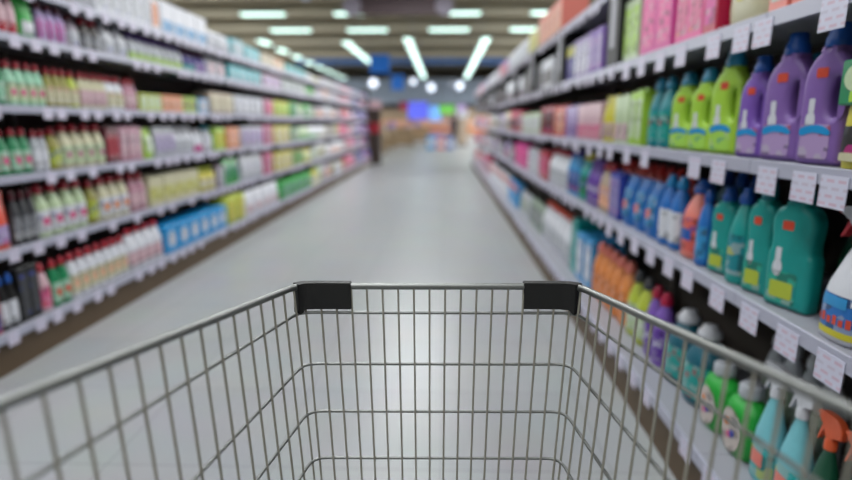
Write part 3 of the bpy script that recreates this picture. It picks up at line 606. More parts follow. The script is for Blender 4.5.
def tagmesh(w, h):
    bm = bmesh.new(); box(bm, -.0008, .0008, -w / 2, w / 2, -h, 0); return meshof('price_tag', bm, tag_m)
TAGS_BIG, TAGS_MID, TAGS_SMALL = tagmesh(.088, .07), tagmesh(.075, .06), tagmesh(.062, .05)
DEPTH = .42
def bay(side, k, y0, y1, zs, top, fin):
    sg = -1 if side == 'L' else 1
    fx = -2.15 if side == 'L' else .85
    X = lambda a, c: (min(fx + sg * a, fx + sg * c), max(fx + sg * a, fx + sg * c))
    what = 'plain pale shelving bay with six shelves' if side == 'L' else 'black-divided shelving bay with five shelves'
    root = setp(empty('shelving_bay', (0, 0, 0)), f"{what}, {ORD[k]} along the aisle from the cart", 'shelving', 'plain pale shelving bays' if side == 'L' else 'black-divided shelving bays')
    bm = bmesh.new(); box(bm, *X(-.042, DEPTH), y0, y1, 0, zs[0] - .0255); link('kick_plinth', meshof('kick_plinth', bm, kick_m), root)
    bm = bmesh.new(); box(bm, *X(DEPTH - .012, DEPTH + .012), y0, y1, zs[0] - .025, top); link('back_panel', meshof('back_panel', bm, back_m), root)
    bm = bmesh.new(); box(bm, *X(DEPTH - .05, DEPTH - .0125), y0, y0 + .03, zs[0], top); link('upright', meshof('upright', bm, post_m), root)
    for s, z in enumerate(zs):
        q = -.06 if s == 0 else 0
        bm = bmesh.new(); box(bm, *X(.004 + q, DEPTH - .013), y0 + .001, y1 - .001, z - .025, z)
        dark = side == 'R' and k >= 3 and s >= 3
        sh = link('shelf', meshof('shelf', bm, black_m if dark else steel), root)
        rh = .04 if s == 0 else .036
        bm = bmesh.new(); box(bm, *X(-.004 + q, .004 + q), y0 + .001, y1 - .001, z - rh, z + .004, .0015); link('price_rail', meshof('price_rail', bm, dark_rail if dark else rail_m), sh)
        given = TAGS.get((side, s)); ys = []
        if given:
            ys = [y for y in given if y0 <= y < y1]
            lim = max(given)
        else: lim = 0
        y = max(y0 + .08, lim + .12)
        step = .165 if y0 < 9 else .27
        while y < y1 - .04:
            if random.random() < .82: ys.append(y + random.uniform(-.03, .03))
            y += step
        for y in ys:
            me = TAGS_BIG if (given and y in given) else (TAGS_MID if y < 9 else TAGS_SMALL)
            t = link('price_tag', me, sh, (fx - sg * (.0052 - q), y, z - .004 if me is not TAGS_BIG else z - .012))
            t.rotation_euler = (0, sg * .03, 0)
    if fin:
        bm = bmesh.new(); box(bm, *X(0.0, DEPTH - .055), y0 + .002, y0 + .2, zs[3] + .006, zs[4] - .028, .004); d = link('divider_panel', meshof('divider_panel', bm, black_m), root)
        bm = bmesh.new(); box(bm, *X(-.0025, .001), y0 + .065, y0 + .135, zs[3] + .09, zs[4] - .04, .001); link('sign_strip', meshof('sign_strip', bm, strip_m), d)
for k in range(11): bay('L', k, L0 + BAY * k, L0 + BAY * (k + 1), LZ, 2.0, False)
for k in range(12): bay('R', k, R0 + BAY * k, R0 + BAY * (k + 1), RZ, 2.1, k >= 2)
LEND = L0 + BAY * 11; REND = R0 + BAY * 12

# ------------------------------------------------------------------ goods from the plan, then the far end of both gondolas
for r in PLAN: put_run(*r)
FARC = [  # (y limit, colours)
  (9.8, ['white', 'palegrey', 'yellow', 'sage', 'palegreen', 'vgreen']), (12.0, ['palegrey', 'white', 'mauve', 'olive', 'peach', 'grey']),
  (13.6, ['pink', 'red', 'crimson', 'mauve', 'palegrey']), (15.0, ['indigob', 'mauve', 'violet', 'grey', 'blue']), (20, ['crimson', 'indigo', 'violet', 'mauve', 'indigob'])]
CN = dict(white='white', palegrey='pale grey', yellow='yellow', sage='sage green', palegreen='pale green', vgreen='vivid green', lilac='lilac', mauve='mauve', peach='peach',
  pink='pink', red='red', crimson='crimson', indigob='indigo', violet='violet', blue='blue', indigo='dark indigo', black='black', darkgrey='charcoal', magenta='magenta', salmon='salmon', cream='cream', grey='grey', coral='coral', beige='beige', brown='dark brown', olive='olive green')
used = set()
def far(side, s, y0, y1, palette, hmax):
    y = y0
    while y < y1 - .12:
        k = random.choice(['carton', 'packet', 'pouch', 'carton', 'packet'])
        w = {'carton': .22, 'packet': .14, 'pouch': .2}[k]; n = random.choice([2, 3, 3])
        if y + w * n > y1: n = 1; w = min(w, y1 - y)
        by = bay_of(side, y + w * n / 2); pal = palette(y)
        for _ in range(30):
            c = random.choice(pal); key = (side, s, by, k, c)
            if key not in used: break
            k = random.choice(['carton', 'packet', 'pouch'])
        used.add(key)
        l = random.choice([q for q in pal if q != c])
        noun = {'carton': 'carton', 'packet': 'packet', 'pouch': 'pouch'}[k]
        put_run(side, s, y, y + w * n, n, k, f"{CN[c]} {noun} with {CN[l]} label", dict(h=random.uniform(.72, .95) * hmax, c=c, l=l, keep=1, ls=random.choice([None, 'low', 'mid'])), True)
        y += w * n
def lpal(y):
    for lim, p in FARC:
        if y < lim: return p
def rpal(y): return ['white', 'palegrey', 'white', 'lilac', 'black', 'crimson', 'mauve', 'cream'] if y < 11 else ['lilac', 'mauve', 'palegrey', 'white', 'coral', 'pink']
def rpal_dark(y): return ['black', 'black', 'white', 'black', 'brown', 'darkgrey']
for s, h in ((5, .12), (4, .17), (3, .24), (2, .27), (1, .28), (0, .3)):
    y0 = max(r[3] for r in PLAN if r[0] == 'L' and r[1] == s)
    far('L', s, y0 + .02, LEND - .03, lpal, h)
for s, h in ((4, .22), (3, .29), (2, .28), (1, .28), (0, .36)):
    y0 = max(r[3] for r in PLAN if r[0] == 'R' and r[1] == s)
    if s == 3:   # between the black dividers
        edges = [R0 + BAY * k for k in range(4, 13)]
        for a, c in zip(edges, edges[1:]): far('R', s, max(y0 + .01, a + .215), c - .015, rpal_dark, h)
    else: far('R', s, y0 + .02, REND - .03, rpal, h)
# second row behind the second shelf: red-capped bottles showing over the blue pouches

put_run('R', 1, 2.28, 3.2, 9, 'bottle', 'red-capped bottle behind the blue pouches', dict(h=.29, c='coral', cap='redcap', l='cream', dx=.088, keep=1))
put_run('R', 1, 1.3, 1.46, 2, 'bottle', 'dark green bottle behind the white spray', dict(h=.27, c='dgreen', cap='dgreen', l='green', dx=.13, keep=1))
put_run('R', 1, 1.78, 2.24, 5, 'bottle', 'blue-capped bottle in the rear rank', dict(h=.31, c='teal3', cap='blue', l='red', dx=.13, keep=1))
put_run('R', 2, 1.4, 1.75, 3, 'bottle', 'lime bottle behind the purple bottles', dict(h=.29, c='lime', cap='tealcap', l='palegreen', dx=.13, keep=1))
put_run('R', 0, 1.5, 1.86, 4, 'bottle', 'white-capped bottle behind the green tubs', dict(h=.32, c='palegrey', cap='white', l='sage', dx=.2, keep=1))


# ------------------------------------------------------------------ gondola end display and things across the cross-aisle
wood = mat('crate_wood', '8F7A5E', .7, 0, .2, 12); kraft = mat('kraft_card', '9A8367', .8, 0, .12, 10)
bm = bmesh.new(); box(bm, -2.6, -2.12, LEND + .005, LEND + .045, 0, 2.1, .004)
setp(link('end_panel', meshof('end_panel', bm, mat('end_brown', '33261F', .6))), 'dark brown end panel closing the far end of the plain shelving', 'panel')
st = setp(empty('display_stand', (-2.1, LEND + .5, 0)), 'dark brown promotional stand with red shelves past the plain shelving end', 'display stand')
bm = bmesh.new(); box(bm, -.25, .25, -.2, .2, 0, .9, .01); link('base', meshof('base', bm, mat('end_brown')), st)
bm = bmesh.new(); box(bm, -.24, .24, .12, .2, .9, 1.6, .01); link('back_panel', meshof('back_panel', bm, mat('end_brown')), st)
bm = bmesh.new(); box(bm, -.26, .26, .1, .2, 1.6, 1.85, .02); link('header_sign', meshof('header_sign', bm, M_('palepink')), st)
for i in range(3):
    bm = bmesh.new(); box(bm, -.07, .07, -.1, .1, 0, .3, .008); plate(bm, [], 0, 0) if False else None
    o = link('red_carton', meshof('red_carton', bm, M_('red')), None, (-2.1 + (i - 1) * .155, LEND + .48, .9005))
    setp(o, f"red carton on the dark promotional stand, {ORD[i]} of three across", 'carton', 'red cartons on the promotional stand')

def crate_table(x, y, w, d, h, i, lab):
    root = setp(empty('produce_table', (x, y, 0)), lab, 'display table', 'wooden tables past the aisle end')
    bm = bmesh.new(); box(bm, -w / 2, w / 2, -d / 2, d / 2, h - .25, h - .21); 
    for s in (-1, 1):
        box(bm, s * w / 2 - .015, s * w / 2 + .015, -d / 2, d / 2, h - .25, h); box(bm, -w / 2, w / 2, s * d / 2 - .015, s * d / 2 + .015, h - .25, h)
    link('tray', meshof('tray', bm, wood), root)
    for sx in (-1, 1):
        for sy in (-1, 1):
            bm = bmesh.new(); box(bm, sx * (w / 2 - .05) - .04, sx * (w / 2 - .05) + .04, sy * (d / 2 - .05) - .04, sy * (d / 2 - .05) + .04, 0, h - .25); link('leg', meshof('leg', bm, wood), root)
    bm = bmesh.new(); box(bm, -w / 2 + .1, w / 2 - .1, -d / 2 + .1, d / 2 - .1, .1, h - .3, .01); link('skirt', meshof('skirt', bm, kraft), root)
    return root
TB = [(-2.9, 23.5, 1.2, 1.2, .85), (-3.1, 27.5, 1.6, 1.2, .95), (-2.2, 30.0, 1.3, 1.2, .95), (-3.6, 34.5, 2.0, 1.3, 1.0), (-1.6, 36.5, 1.4, 1.2, 1.0)]
for i, (x, y, w, d, h) in enumerate(TB):
    crate_table(x, y, w, d, h, i, f"tan wooden display table beyond the aisle end, {ORD[i]} of five by distance")
    cols = ['peach', 'palepink', 'beige', 'orange', 'lilac']
    for j in range(3):
        bm = bmesh.new(); cw = w / 3 * .86; hh = .32 + .1 * ((i + j) % 3)
        box(bm, -cw / 2, cw / 2, -.3, .3, 0, hh, .012); box(bm, -cw / 2 + .02, cw / 2 - .02, -.302, -.3, hh * .3, hh * .7)
        c = cols[(i * 2 + j) % 5]
        o = link('produce_carton', meshof('produce_carton', bm, M_(c)), None, (x + (j - 1) * w / 3.2, y, h - .2095))
        setp(o, f"{CN.get(c, 'orange')} carton, {ORD[j]} of three across on the {ORD[i]} tan display table", 'carton', 'cartons on the display tables')
# bright pallet goods straight ahead
PB = [(-.55, 27.0, .42, .5, .62, 'blue2', 'blue'), (-.1, 27.0, .4, .5, .5, 'coral', 'coral'), (.32, 27.0, .36, .5, .55, 'blue', 'dark blue'), (-.3, 27.9, .5, .5, .72, 'lilac', 'lilac')]
for x, y, w, d, h, c, cn in PB:
    bm = bmesh.new(); box(bm, -w / 2, w / 2, -d / 2, d / 2, 0, h, .015); box(bm, -w * .36, w * .36, -d / 2 - .003, -d / 2, h * .25, h * .75, 0, 1)
    setp(link('promotion_box', meshof('promotion_box', bm, [M_(c), M_('white')]), None, (x, y, .001)), f"{cn} promotion box standing on the floor beyond the aisle end", 'box', 'promotion boxes on the floor')
# tall pale column display beside the person
co = setp(empty('display_column', (1.0, 30.0, 0)), 'tall pale display column on the floor beside the dark-clothed person', 'display stand')
bm = bmesh.new(); box(bm, -.28, .28, -.25, .25, 0, .12, .02); link('base', meshof('base', bm, M_('grey')), co)
bm = bmesh.new(); box(bm, -.24, .24, -.22, .22, .12, 1.45, .02); link('body', meshof('body', bm, M_('beige')), co)
bm = bmesh.new(); box(bm, -.26, .26, -.24, .24, 1.45, 1.8, .02); link('header_sign', meshof('header_sign', bm, M_('white')), co)

# hung signs
def hung_sign(name, x, y, z, w, h, m, lab, drop=6.6, frame=True, cat='sign'):
    root = setp(empty(name, (x, y, z)), lab, cat)
    bm = bmesh.new(); box(bm, -w / 2, w / 2, -.03, .03, -h / 2, h / 2, .012); link('panel', meshof('panel', bm, m), root)
    bm = bmesh.new(); box(bm, -w / 2 - .01, w / 2 + .01, -.035, .035, h / 2 - .004, h / 2 + .03, .004); link('top_bar', meshof('top_bar', bm, post_m), root)
    for s in (-1, 1):
        bm = bmesh.new(); tube(bm, [(s * w * .42, 0, h / 2 + .02), (s * w * .42, 0, drop - z)], .006, 6); link('hanging_wire', meshof('hanging_wire', bm, post_m), root)
    return root
bl = mat('sign_blue', '1559A8', .5, 0, .08, 2, emit=.4)  # emission added only to brighten the blue; these signs are not lamps
hung_sign('hanging_sign', -2.59, 24.0, 3.56, .8, .7, bl, 'square blue hanging sign high above the aisle end')
hung_sign('hanging_sign', -2.65, 34.0, 3.5, .72, .85, bl, 'smaller blue hanging sign lower and further off than the square one')
mar = mat('sign_maroon', '4A3A3E', .6, 0, .1, 2)
r = hung_sign('hanging_banner', -1.18, 15.6, 4.17, 2.25, .44, mar, 'wide dark maroon banner with pale round ends hanging across the aisle')
for s in (-1, 1):
    bm = bmesh.new(); tube(bm, [(s * 1.2, -.05, 0), (s * 1.2, .05, 0)], .24, 24); link('round_end', meshof('round_end', bm, mat('banner_round', '8C8694', .6)), r)
def lit(name, h, e): return mat(name, h, .4, 0, .12, 1.2, emit=e)
hung_sign('lit_screen', -1.95, 45, 2.15, 1.5, 1.3, lit('screen_blue', '5A63E0', .55), 'large blue violet lit screen hanging at the far end')
hung_sign('lit_screen', -.62, 45, 1.95, .95, 1.15, lit('screen_sky', '6FA2E6', .55), 'pale sky blue lit screen hanging beside the green sign')
hung_sign('lit_sign', .25, 42, 2.15, 1.15, .62, lit('sign_green', '66B44A', .5), 'green lit sign hanging at the far end')
hung_sign('lit_sign', 1.3, 42.3, 2.1, .7, .8, lit('sign_lilac', 'A58FBB', .3), 'lilac lit sign hanging beside the green sign')
hung_sign('far_sign', -3.1, 46, 2.5, .6, .6, M_('crimson'), 'small crimson sign hanging beside the blue violet screen')

# far wall units along the back
for i, (x, w, h, c) in enumerate(((-9, 3.8, 2.6, 'beige'), (-5, 3.8, 2.4, 'beige'), (-1, 3.8, 2.2, 'mauve'), (3, 3.8, 2.5, 'beige'), (7, 3.8, 2.5, 'mauve'))):
    root = setp(empty('wall_cabinet', (x, 54.5, 0)), f"tan {'wide' if i % 2 else 'low'} wall cabinet against the back, {ORD[i]} of five across", 'cabinet', 'cabinets along the back wall')
    bm = bmesh.new(); box(bm, -w / 2, w / 2, -.5, .5, 0, h, .03); link('body', meshof('body', bm, M_(c)), root)
    for j in range(3):
        bm = bmesh.new(); box(bm, -w / 2 + .15, w / 2 - .15, -.56, -.5, .4 + j * .65, .8 + j * .65, .02); link('tray', meshof('tray', bm, M_(['orange', 'peach', 'kraft_card'][j])), root)

# ------------------------------------------------------------------ ceiling lamps
lampcol = 'CFF2E6'
lamp_m = mat('lamp_diffuser', 'CDEDE3', .4, 0, .02, 1, emit=LAMP_E)
house_m = mat('lamp_housing', '8A8A86', .5, 0, .05, 5)
nlamp = [0]
def lamp(x, y, along, L=1.5, W=.32, z=4.5, power=0, lab=None, grp=None):
    root = empty('ceiling_lamp', (x, y, z), PI / 2 if along else 0)
    setp(root, lab, 'lamp', grp)
    bm = bmesh.new(); box(bm, -L / 2 - .03, L / 2 + .03, -W / 2 - .02, W / 2 + .02, .045, .1, .01); link('housing', meshof('housing', bm, house_m), root)
    bm = bmesh.new(); box(bm, -L / 2, L / 2, -W / 2, W / 2, 0, .045, .015, 0, 2); link('diffuser', meshof('diffuser', bm, lamp_m), root)
    for s in (-1, 1):
        bm = bmesh.new(); tube(bm, [(s * L * .35, 0, .1), (s * L * .35, 0, 6.6 - z)], .006, 6); link('hanging_rod', meshof('hanging_rod', bm, house_m), root)
    if power:
        ld = bpy.data.lights.new('lamp_light', 'AREA'); ld.shape = 'RECTANGLE'; ld.size = L; ld.size_y = W; ld.energy = power; ld.color = (.97, .985, 1)
        lo = bpy.data.objects.new('lamp_light', ld); C.objects.link(lo); lo.parent = root; lo.location = (0, 0, -.01)
rows = {'first': (-7.55, 24.2, 8), 'second': (-4.1, 24.9, 5), 'third': (-1.45, 24.0, 10), 'fourth': (1.72, 24.0, 10)}
for rn, (x, y, n) in rows.items():
    pitch = 2.75 if rn == 'first' else 2.1
    for i in range(n):
        lamp(x, y + .75 + pitch * i, True, L=1.25 if rn == 'first' else 1.5, lab=f"long white ceiling lamp, {ORD[i]} along the {rn} receding lamp row", grp='lamps in the receding rows')
for i, x in enumerate((-5.6, -2.78, .2, 3.15)):
    lamp(x, 21.8, False, L=1.45, W=.4, lab=f"crosswise white ceiling lamp in front of the receding rows, {ORD[i]} of four", grp='crosswise lamps')
for i, (x, L) in enumerate(((-5.65, 1.35), (-2.95, .9), (.66, .95), (2.95, .5))):
    lamp(x, 18.65, False, L=L, W=.34, lab=f"crosswise white ceiling lamp by the maroon banner, {ORD[i]} of four", grp='crosswise lamps by the banner')
# the lamps over the aisle itself, above the picture
for j, y in enumerate((-3.2, .2, 3.6, 7.0, 10.4, 13.4)):
    for i, x in enumerate((-4.6, -.65, 3.3)):
        lamp(x, y, False, L=1.5, W=.3, power=PW * (1.0 if i == 1 else .8) * (.8, .75, .78, .95, 1.15, 1.35)[j], lab=f"white ceiling lamp over the aisle, {ORD[j]} row from the cart, {ORD[i]} across", grp='lamps over the aisle')
# unseen fill lamps, added over the neighbouring aisles to brighten the far zone
for j, y in enumerate((19, 25, 31, 37, 43, 49)):
    for i, x in enumerate((-12.5, 6.5)):
        lamp(x, y, True, L=1.8, W=.4, power=PW * FARP, lab=f"added fill lamp over a neighbouring aisle, {ORD[j]} in depth, {ORD[i]} across", grp='added fill lamps over the neighbouring aisles')
# round pendants at the far end
pend_m = mat('pendant_glass', 'D6DEEE', .3, 0, .02, 1, emit=2.2)
for i, (x, y, z, r) in enumerate(((-5.0, 42, 4.0, .42), (-2.25, 44, 4.25, .3), (-.85, 41.5, 3.66, .36), (1.2, 43.5, 3.9, .38), (.6, 46, 4.2, .25), (-3.6, 15.7, 4.45, .17))):
    r *= .72
    root = setp(empty('pendant_lamp', (x, y, z)), ['large round white pendant lamp by the second lamp row', 'dim round pendant lamp between the blue sign and third lamp row', 'round white pendant lamp below the third lamp row end', 'round white pendant lamp below the fourth lamp row end', 'small faint pendant lamp between the last two lamp rows', 'small pale round lamp high above between the crosswise lamps'][i], 'lamp')
    bm = bmesh.new(); lathe(bm, [(r * .1, r), (r * .5, r * .88), (r * .87, r * .5), (r, 0), (r * .87, -r * .5), (r * .5, -r * .88), (r * .05, -r)][::-1], 18); link('globe', meshof('globe', bm, pend_m if i < 4 else mat('pendant_dim', 'B4BAC8', .4, emit=.25), True), root)
    bm = bmesh.new(); tube(bm, [(0, 0, r * .9), (0, 0, 6.6 - z)], .012, 6); link('cord', meshof('cord', bm, post_m), root)

# ------------------------------------------------------------------ shopping cart
chrome = mat('cart_chrome', '848684', .42, .85, .06, 40)
wire_m = mat('cart_wire', '9C998D', .5, .4, .08, 40)
guard_m = mat('guard_black', '101010', .55, 0, .1, 40)
cart = setp(empty('shopping_cart', (0, 0, 0)), 'chrome wire shopping cart with black corner guards on the aisle floor', 'shopping cart')
FL, FR = (-.244, .912), (.228, .922); BL, BR = (-.391, .15), (.357, .15)
FZ, BZ = .932, 1.011
def lerp(a, c, t): return a + (c - a) * t
def inset(z): return .058 * max(0, (.935 - z))       # the basket narrows downwards
def ring(zf, zb, r, tback=1.0, corner=.03):
    """rear left -> front left corner -> front right corner -> rear right"""
    d = inset(zf); a, bq = Vector((FL[0] + d, FL[1] - d * .6, zf)), Vector((FR[0] - d, FR[1] - d * .6, zf))
    rl = Vector((lerp(FL[0], BL[0], tback) + inset(zb), lerp(FL[1], BL[1], tback), zb)); rr = Vector((lerp(FR[0], BR[0], tback) - inset(zb), lerp(FR[1], BR[1], tback), zb))
    out = [rl + (a - rl) * (i / 10) for i in range(10)]
    def arc(p, q, s):
        u, v = (q - p).normalized() * corner, (s - p).normalized() * corner
        return [(p + u) * (1 - t) ** 2 + p * 2 * t * (1 - t) + (p + v) * t ** 2 for t in (0, .2, .4, .6, .8, 1)]
    out = out[:-1] if (out[-1] - a).length < corner else out
    out += arc(a, rl, bq) + [a + (bq - a) * (i / 10) for i in range(2, 9)] + arc(bq, a, rr) + [bq + (rr - bq) * (i / 10) for i in range(1, 11)]
    return out
bm = bmesh.new(); tube(bm, ring(FZ, BZ, 1), .0058, 12); link('top_rim', meshof('top_rim', bm, chrome, True), cart)
ROWS = [(.886, .925), (.795, .765), (.708, .66), (.62, .57), (.535, .50), (.46, .45)]
for zf, zb in ROWS:
    bm = bmesh.new(); tube(bm, ring(zf, zb, 1, corner=.025), .0027, 8); link('horizontal_wire', meshof('horizontal_wire', bm, chrome, True), cart)
def upright_wires(name, pts):
    bm = bmesh.new()
    for p, q in pts: tube(bm, [p, q], .0019, 6)
    link(name, meshof(name, bm, wire_m, True), cart)
zb_ = .455
pts = []
for i in range(18):
    t = .027 + .0557 * i; x = lerp(FL[0], FR[0], t); d = inset(zb_)
    pts.append(((x, lerp(FL[1], FR[1], t) - .003, FZ), (lerp(FL[0] + d, FR[0] - d, t), FL[1] - d * .6 - .003, zb_)))
upright_wires('front_grille', pts)
for F_, B_, sg in ((FL, BL, 1), (FR, BR, -1)):
    pts = []
    for i in range(21):
        t = (.018 + i * .0358) / .765; d = inset(zb_)
        pts.append(((lerp(F_[0], B_[0], t) + sg * .003, lerp(F_[1], B_[1], t), lerp(FZ, BZ, t)), (lerp(F_[0], B_[0], t) + sg * (d + .003), lerp(F_[1], B_[1], t), zb_)))
    upright_wires('side_grille', pts)
d = inset(zb_); pts = []
for i in range(17):
    t = i / 16; pts.append(((lerp(FL[0], FR[0], t) * .9, FL[1] - .02, zb_), (lerp(BL[0], BR[0], t) * .9, BL[1], zb_)))
for i in range(8): y = .18 + i * .1; k = 1 - (y - .15) / .77; pts.append(((lerp(FL[0], BL[0], k) + d, y, zb_ + .002), (lerp(FR[0], BR[0], k) - d, y, zb_ + .002)))
upright_wires('base_grille', pts)
# black corner guards: an L-shaped plate wrapped round each front corner
for F_, sg in ((FL, 1), (FR, -1)):
    bm = bmesh.new(); O = []
    side = Vector((BL[0] - FL[0], BL[1] - FL[1], 0)) if sg == 1 else Vector((BR[0] - FR[0], BR[1] - FR[1], 0)); side.normalize()
    c = Vector((F_[0], F_[1], 0)); fr = Vector((sg, 0, 0))
    line = [(c + side * .03) * (1 - t) ** 2 + c * 2 * t * (1 - t) + (c + fr * .03) * t ** 2 for t in (.35, .5, .65, .8)] + [c + fr * .03, c + fr * .05, c + fr * .092]
    th = .0085; rows = []
    for i, p in enumerate(line):
        t = (line[min(i + 1, len(line) - 1)] - line[max(i - 1, 0)]).normalized(); nrm = Vector((t.y, -t.x, 0))
        dz = 0.006 if i < 2 else 0.0
        rows.append([bm.verts.new((p + nrm * s * th) + Vector((0, 0, z))) for s, z in ((-1, FZ - .038 - dz), (1, FZ - .038 - dz), (1, FZ + .0075), (-1, FZ + .0075))])
    for A, B in zip(rows, rows[1:]):
        for k in range(4): bm.faces.new((A[k], A[(k + 1) % 4], B[(k + 1) % 4], B[k]))
    bm.faces.new(rows[0]); bm.faces.new(rows[-1][::-1])
    bmesh.ops.bevel(bm, geom=[e for e in bm.edges if e.calc_length() > .012], offset=.0012, segments=2, affect='EDGES')
    setp(link('corner_guard', meshof('corner_guard', bm, guard_m, True), cart), 'black plastic corner guard')
# rear gate, handle, chassis and wheels (below and behind the picture)
bm = bmesh.new()
for i in range(15):
    t = i / 14; tube(bm, [(lerp(BL[0], BR[0], t), .15, BZ), (lerp(BL[0] + .03, BR[0] - .03, t), .15, zb_)], .0019, 6)
link('rear_grille', meshof('rear_grille', bm, wire_m), cart)
bm = bmesh.new(); tube(bm, [(BL[0], .15, BZ), (BL[0], .08, 1.03), (BL[0] + .02, .05, 1.04), (BR[0] - .02, .05, 1.04), (BR[0], .08, 1.03), (BR[0], .15, BZ)], .011, 12); link('push_handle', meshof('push_handle', bm, mat('handle_grey', '3A3A3C', .5), True), cart)
bm = bmesh.new()
for sg, B_, F_ in ((1, BL, FL), (-1, BR, FR)):
    tube(bm, [(B_[0] + sg * .02, .15, 1.0), (B_[0] + sg * .04, .14, .42), (B_[0] + sg * .05, .2, .2), (F_[0] * .9, .8, .16), (F_[0] * .9, .84, .12)], .011, 10)
    tube(bm, [(B_[0] + sg * .05, .2, .2), (B_[0] + sg * .05, .17, .12)], .011, 10)
    tube(bm, [(F_[0] * .85, .3, .19), (F_[0] * .85, .45, .455)], .009, 8)
tube(bm, [(BL[0] + .05, .2, .2), (BR[0] - .05, .2, .2)], .009, 8); tube(bm, [(FL[0] * .9, .8, .16), (FR[0] * .9, .8, .16)], .009, 8)
link('chassis', meshof('chassis', bm, chrome, True), cart)
for x, y in ((BL[0] + .05, .17), (BR[0] - .05, .17), (FL[0] * .9, .84), (FR[0] * .9, .84)):
    bm = bmesh.new(); tube(bm, [(x - .014, y, .061), (x + .014, y, .061)], .06, 20); w = link('wheel', meshof('wheel', bm, M_('darkgrey'), True), cart)
    bm = bmesh.new(); box(bm, x - .024, x - .016, y - .015, y + .015, .05, .13); box(bm, x + .016, x + .024, y - .015, y + .015, .05, .13); box(bm, x - .024, x + .024, y - .015, y + .015, .122, .13); link('fork', meshof('fork', bm, chrome), w)

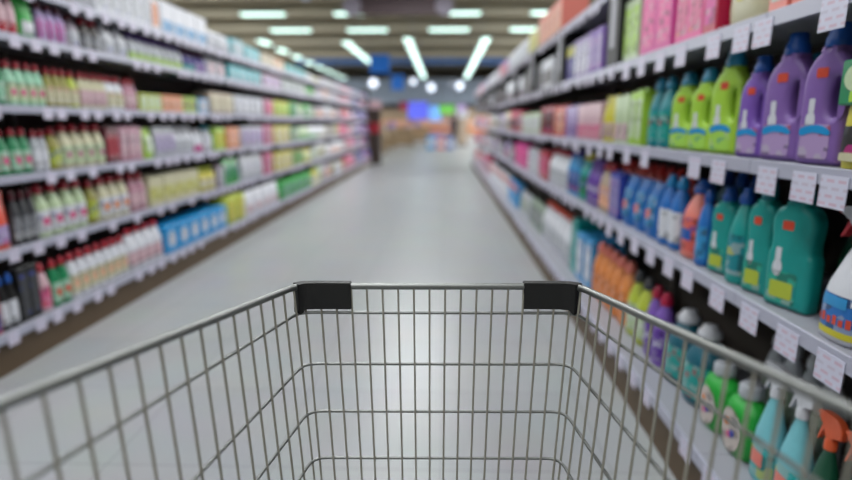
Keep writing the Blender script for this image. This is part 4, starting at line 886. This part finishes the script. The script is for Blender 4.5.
# ------------------------------------------------------------------ person far down the store
def person(x, y):
    J = {'pelvis': (0, 0, .93, .125, .095), 'waist': (0, 0, 1.08, .125, .09), 'chest': (0, .01, 1.28, .15, .105), 'neckb': (0, .01, 1.43, .07, .065), 'neck': (0, 0, 1.5, .052, .052),
         'jaw': (0, -.02, 1.56, .062, .072), 'head': (0, -.01, 1.64, .077, .09), 'crown': (0, 0, 1.71, .055, .065)}
    E = [('pelvis', 'waist'), ('waist', 'chest'), ('chest', 'neckb'), ('neckb', 'neck'), ('neck', 'jaw'), ('jaw', 'head'), ('head', 'crown')]
    for s, k in ((1, 'a'), (-1, 'b')):
        J.update({f'hip{k}': (s * .1, 0, .87, .09, .09), f'knee{k}': (s * .11, -.015 * s, .48, .058, .06), f'ankle{k}': (s * .115, .02, .09, .04, .042), f'toe{k}': (s * .125, -.15, .035, .036, .03),
                  f'sh{k}': (s * .185, .01, 1.39, .062, .06), f'el{k}': (s * .25, .03, 1.12, .044, .044), f'wr{k}': (s * .25, -.06, .89, .03, .032), f'hand{k}': (s * .245, -.09, .81, .02, .035)})
        E += [('pelvis', f'hip{k}'), (f'hip{k}', f'knee{k}'), (f'knee{k}', f'ankle{k}'), (f'ankle{k}', f'toe{k}'), ('chest', f'sh{k}'), (f'sh{k}', f'el{k}'), (f'el{k}', f'wr{k}'), (f'wr{k}', f'hand{k}')]
        for q, (dx, dz) in enumerate(((-.006, -.1), (.006, -.105), (.018, -.1), (.028, -.085))):
            J[f'f{q}{k}'] = (s * (.24 + dx * .3), -.115 + .016 * q, .81 + dz, .008, .008); E.append((f'hand{k}', f'f{q}{k}'))
        J[f'th{k}'] = (s * .225, -.13, .775, .009, .009); E.append((f'hand{k}', f'th{k}'))
    names = list(J); me = bpy.data.meshes.new('person')
    me.from_pydata([J[n][:3] for n in names], [(names.index(a), names.index(c)) for a, c in E], [])
    o = bpy.data.objects.new('person', me); C.objects.link(o)
    sk = o.modifiers.new('skin', 'SKIN'); sk.use_smooth_shade = True
    for v, n in zip(me.skin_vertices[0].data, names): v.radius = J[n][3:5]; v.use_root = (n == 'pelvis')
    ss = o.modifiers.new('ss', 'SUBSURF'); ss.levels = ss.render_levels = 1
    dg = bpy.context.evaluated_depsgraph_get(); fin = bpy.data.meshes.new_from_object(o.evaluated_get(dg)); bpy.data.objects.remove(o)
    zmin = min(v.co.z for v in fin.vertices)
    skin = mat('skin', 'B98A78', .55); coat = mat('dark_coat', '2B2530', .8); tr = mat('dark_trousers', '1E1B22', .8); shoe = M_('black')
    fin.materials.clear()
    for m in (skin, coat, tr, shoe): fin.materials.append(m)
    for p in fin.polygons:
        c = p.center; p.use_smooth = True
        p.material_index = 0 if (c.z > 1.47 or (c.z < .88 and abs(c.x) > .19)) else 1 if (c.z > .9 or abs(c.x) > .2) else 2 if c.z > .09 else 3
    o = link('person', fin, None, (x, y, -zmin + .001))
    bm = bmesh.new(); lathe(bm, [(.088, 1.6), (.096, 1.66), (.088, 1.72), (.06, 1.765), (.01, 1.78)], 16, 1.0, .018); link('hair', meshof('hair', bm, mat('dark_hair', '1C1614', .6), True), o)
    for s in (-1, 1):
        bm = bmesh.new(); lathe(bm, [(.006, 1.612), (.014, 1.625), (.016, 1.645), (.008, 1.66)], 8, 1, 0, 0, s * .082); link('ear', meshof('ear', bm, skin, True), o)
        bm = bmesh.new(); bmesh.ops.create_uvsphere(bm, u_segments=8, v_segments=6, radius=.011); bmesh.ops.translate(bm, verts=bm.verts[:], vec=(s * .03, -.092, 1.635)); link('eye', meshof('eye', bm, M_('black'), True), o)
    bm = bmesh.new(); plate(bm, [(-.012, 1.592), (.012, 1.592), (.006, 1.635), (-.006, 1.635)], .07, .105)
    for v in bm.verts: v.co = Vector((v.co.y, -v.co.x, v.co.z))
    link('nose', meshof('nose', bm, skin), o)
    bm = bmesh.new(); box(bm, -.022, .022, -.1, -.08, 1.56, 1.568); link('mouth', meshof('mouth', bm, mat('lips', '8A4A46', .5)), o)
    return o
setp(person(.64, 30.5), 'person in dark coat and trousers standing in the cross-aisle beside the pale column', 'person')

# ------------------------------------------------------------------ world, camera
w = bpy.data.worlds.new('world'); bpy.context.scene.world = w; w.use_nodes = True
w.node_tree.nodes['Background'].inputs[0].default_value = (.5, .5, .5, 1); w.node_tree.nodes['Background'].inputs[1].default_value = .2
F_PX, VX, VY, CX, CY, H = 568., 443., 123., 426., 240., 1.2
pt = math.atan((CY - VY) / F_PX); yw = math.atan((VX - CX) / F_PX * math.cos(pt))
cd = bpy.data.cameras.new('camera'); cd.sensor_width = 36; cd.lens = F_PX * 36 / 852; cd.clip_start = .02; cd.clip_end = 200
cd.dof.use_dof = True; cd.dof.focus_distance = FOCUS; cd.dof.aperture_fstop = FSTOP; cd.dof.aperture_blades = 0
cam = bpy.data.objects.new('camera', cd); C.objects.link(cam); cam.location = (0, 0, H); cam.rotation_euler = (PI / 2 - pt, 0, yw)
sc = bpy.context.scene; sc.camera = cam
sc.view_settings.view_transform = 'Standard'; sc.view_settings.look = 'None'; sc.view_settings.gamma = 1; sc.view_settings.exposure = EXPO
sc.view_settings.use_curve_mapping = False
sc.cycles.max_bounces = 6; sc.cycles.diffuse_bounces = 4; sc.cycles.caustics_reflective = False; sc.cycles.caustics_refractive = False
sc.cycles.use_denoising = True
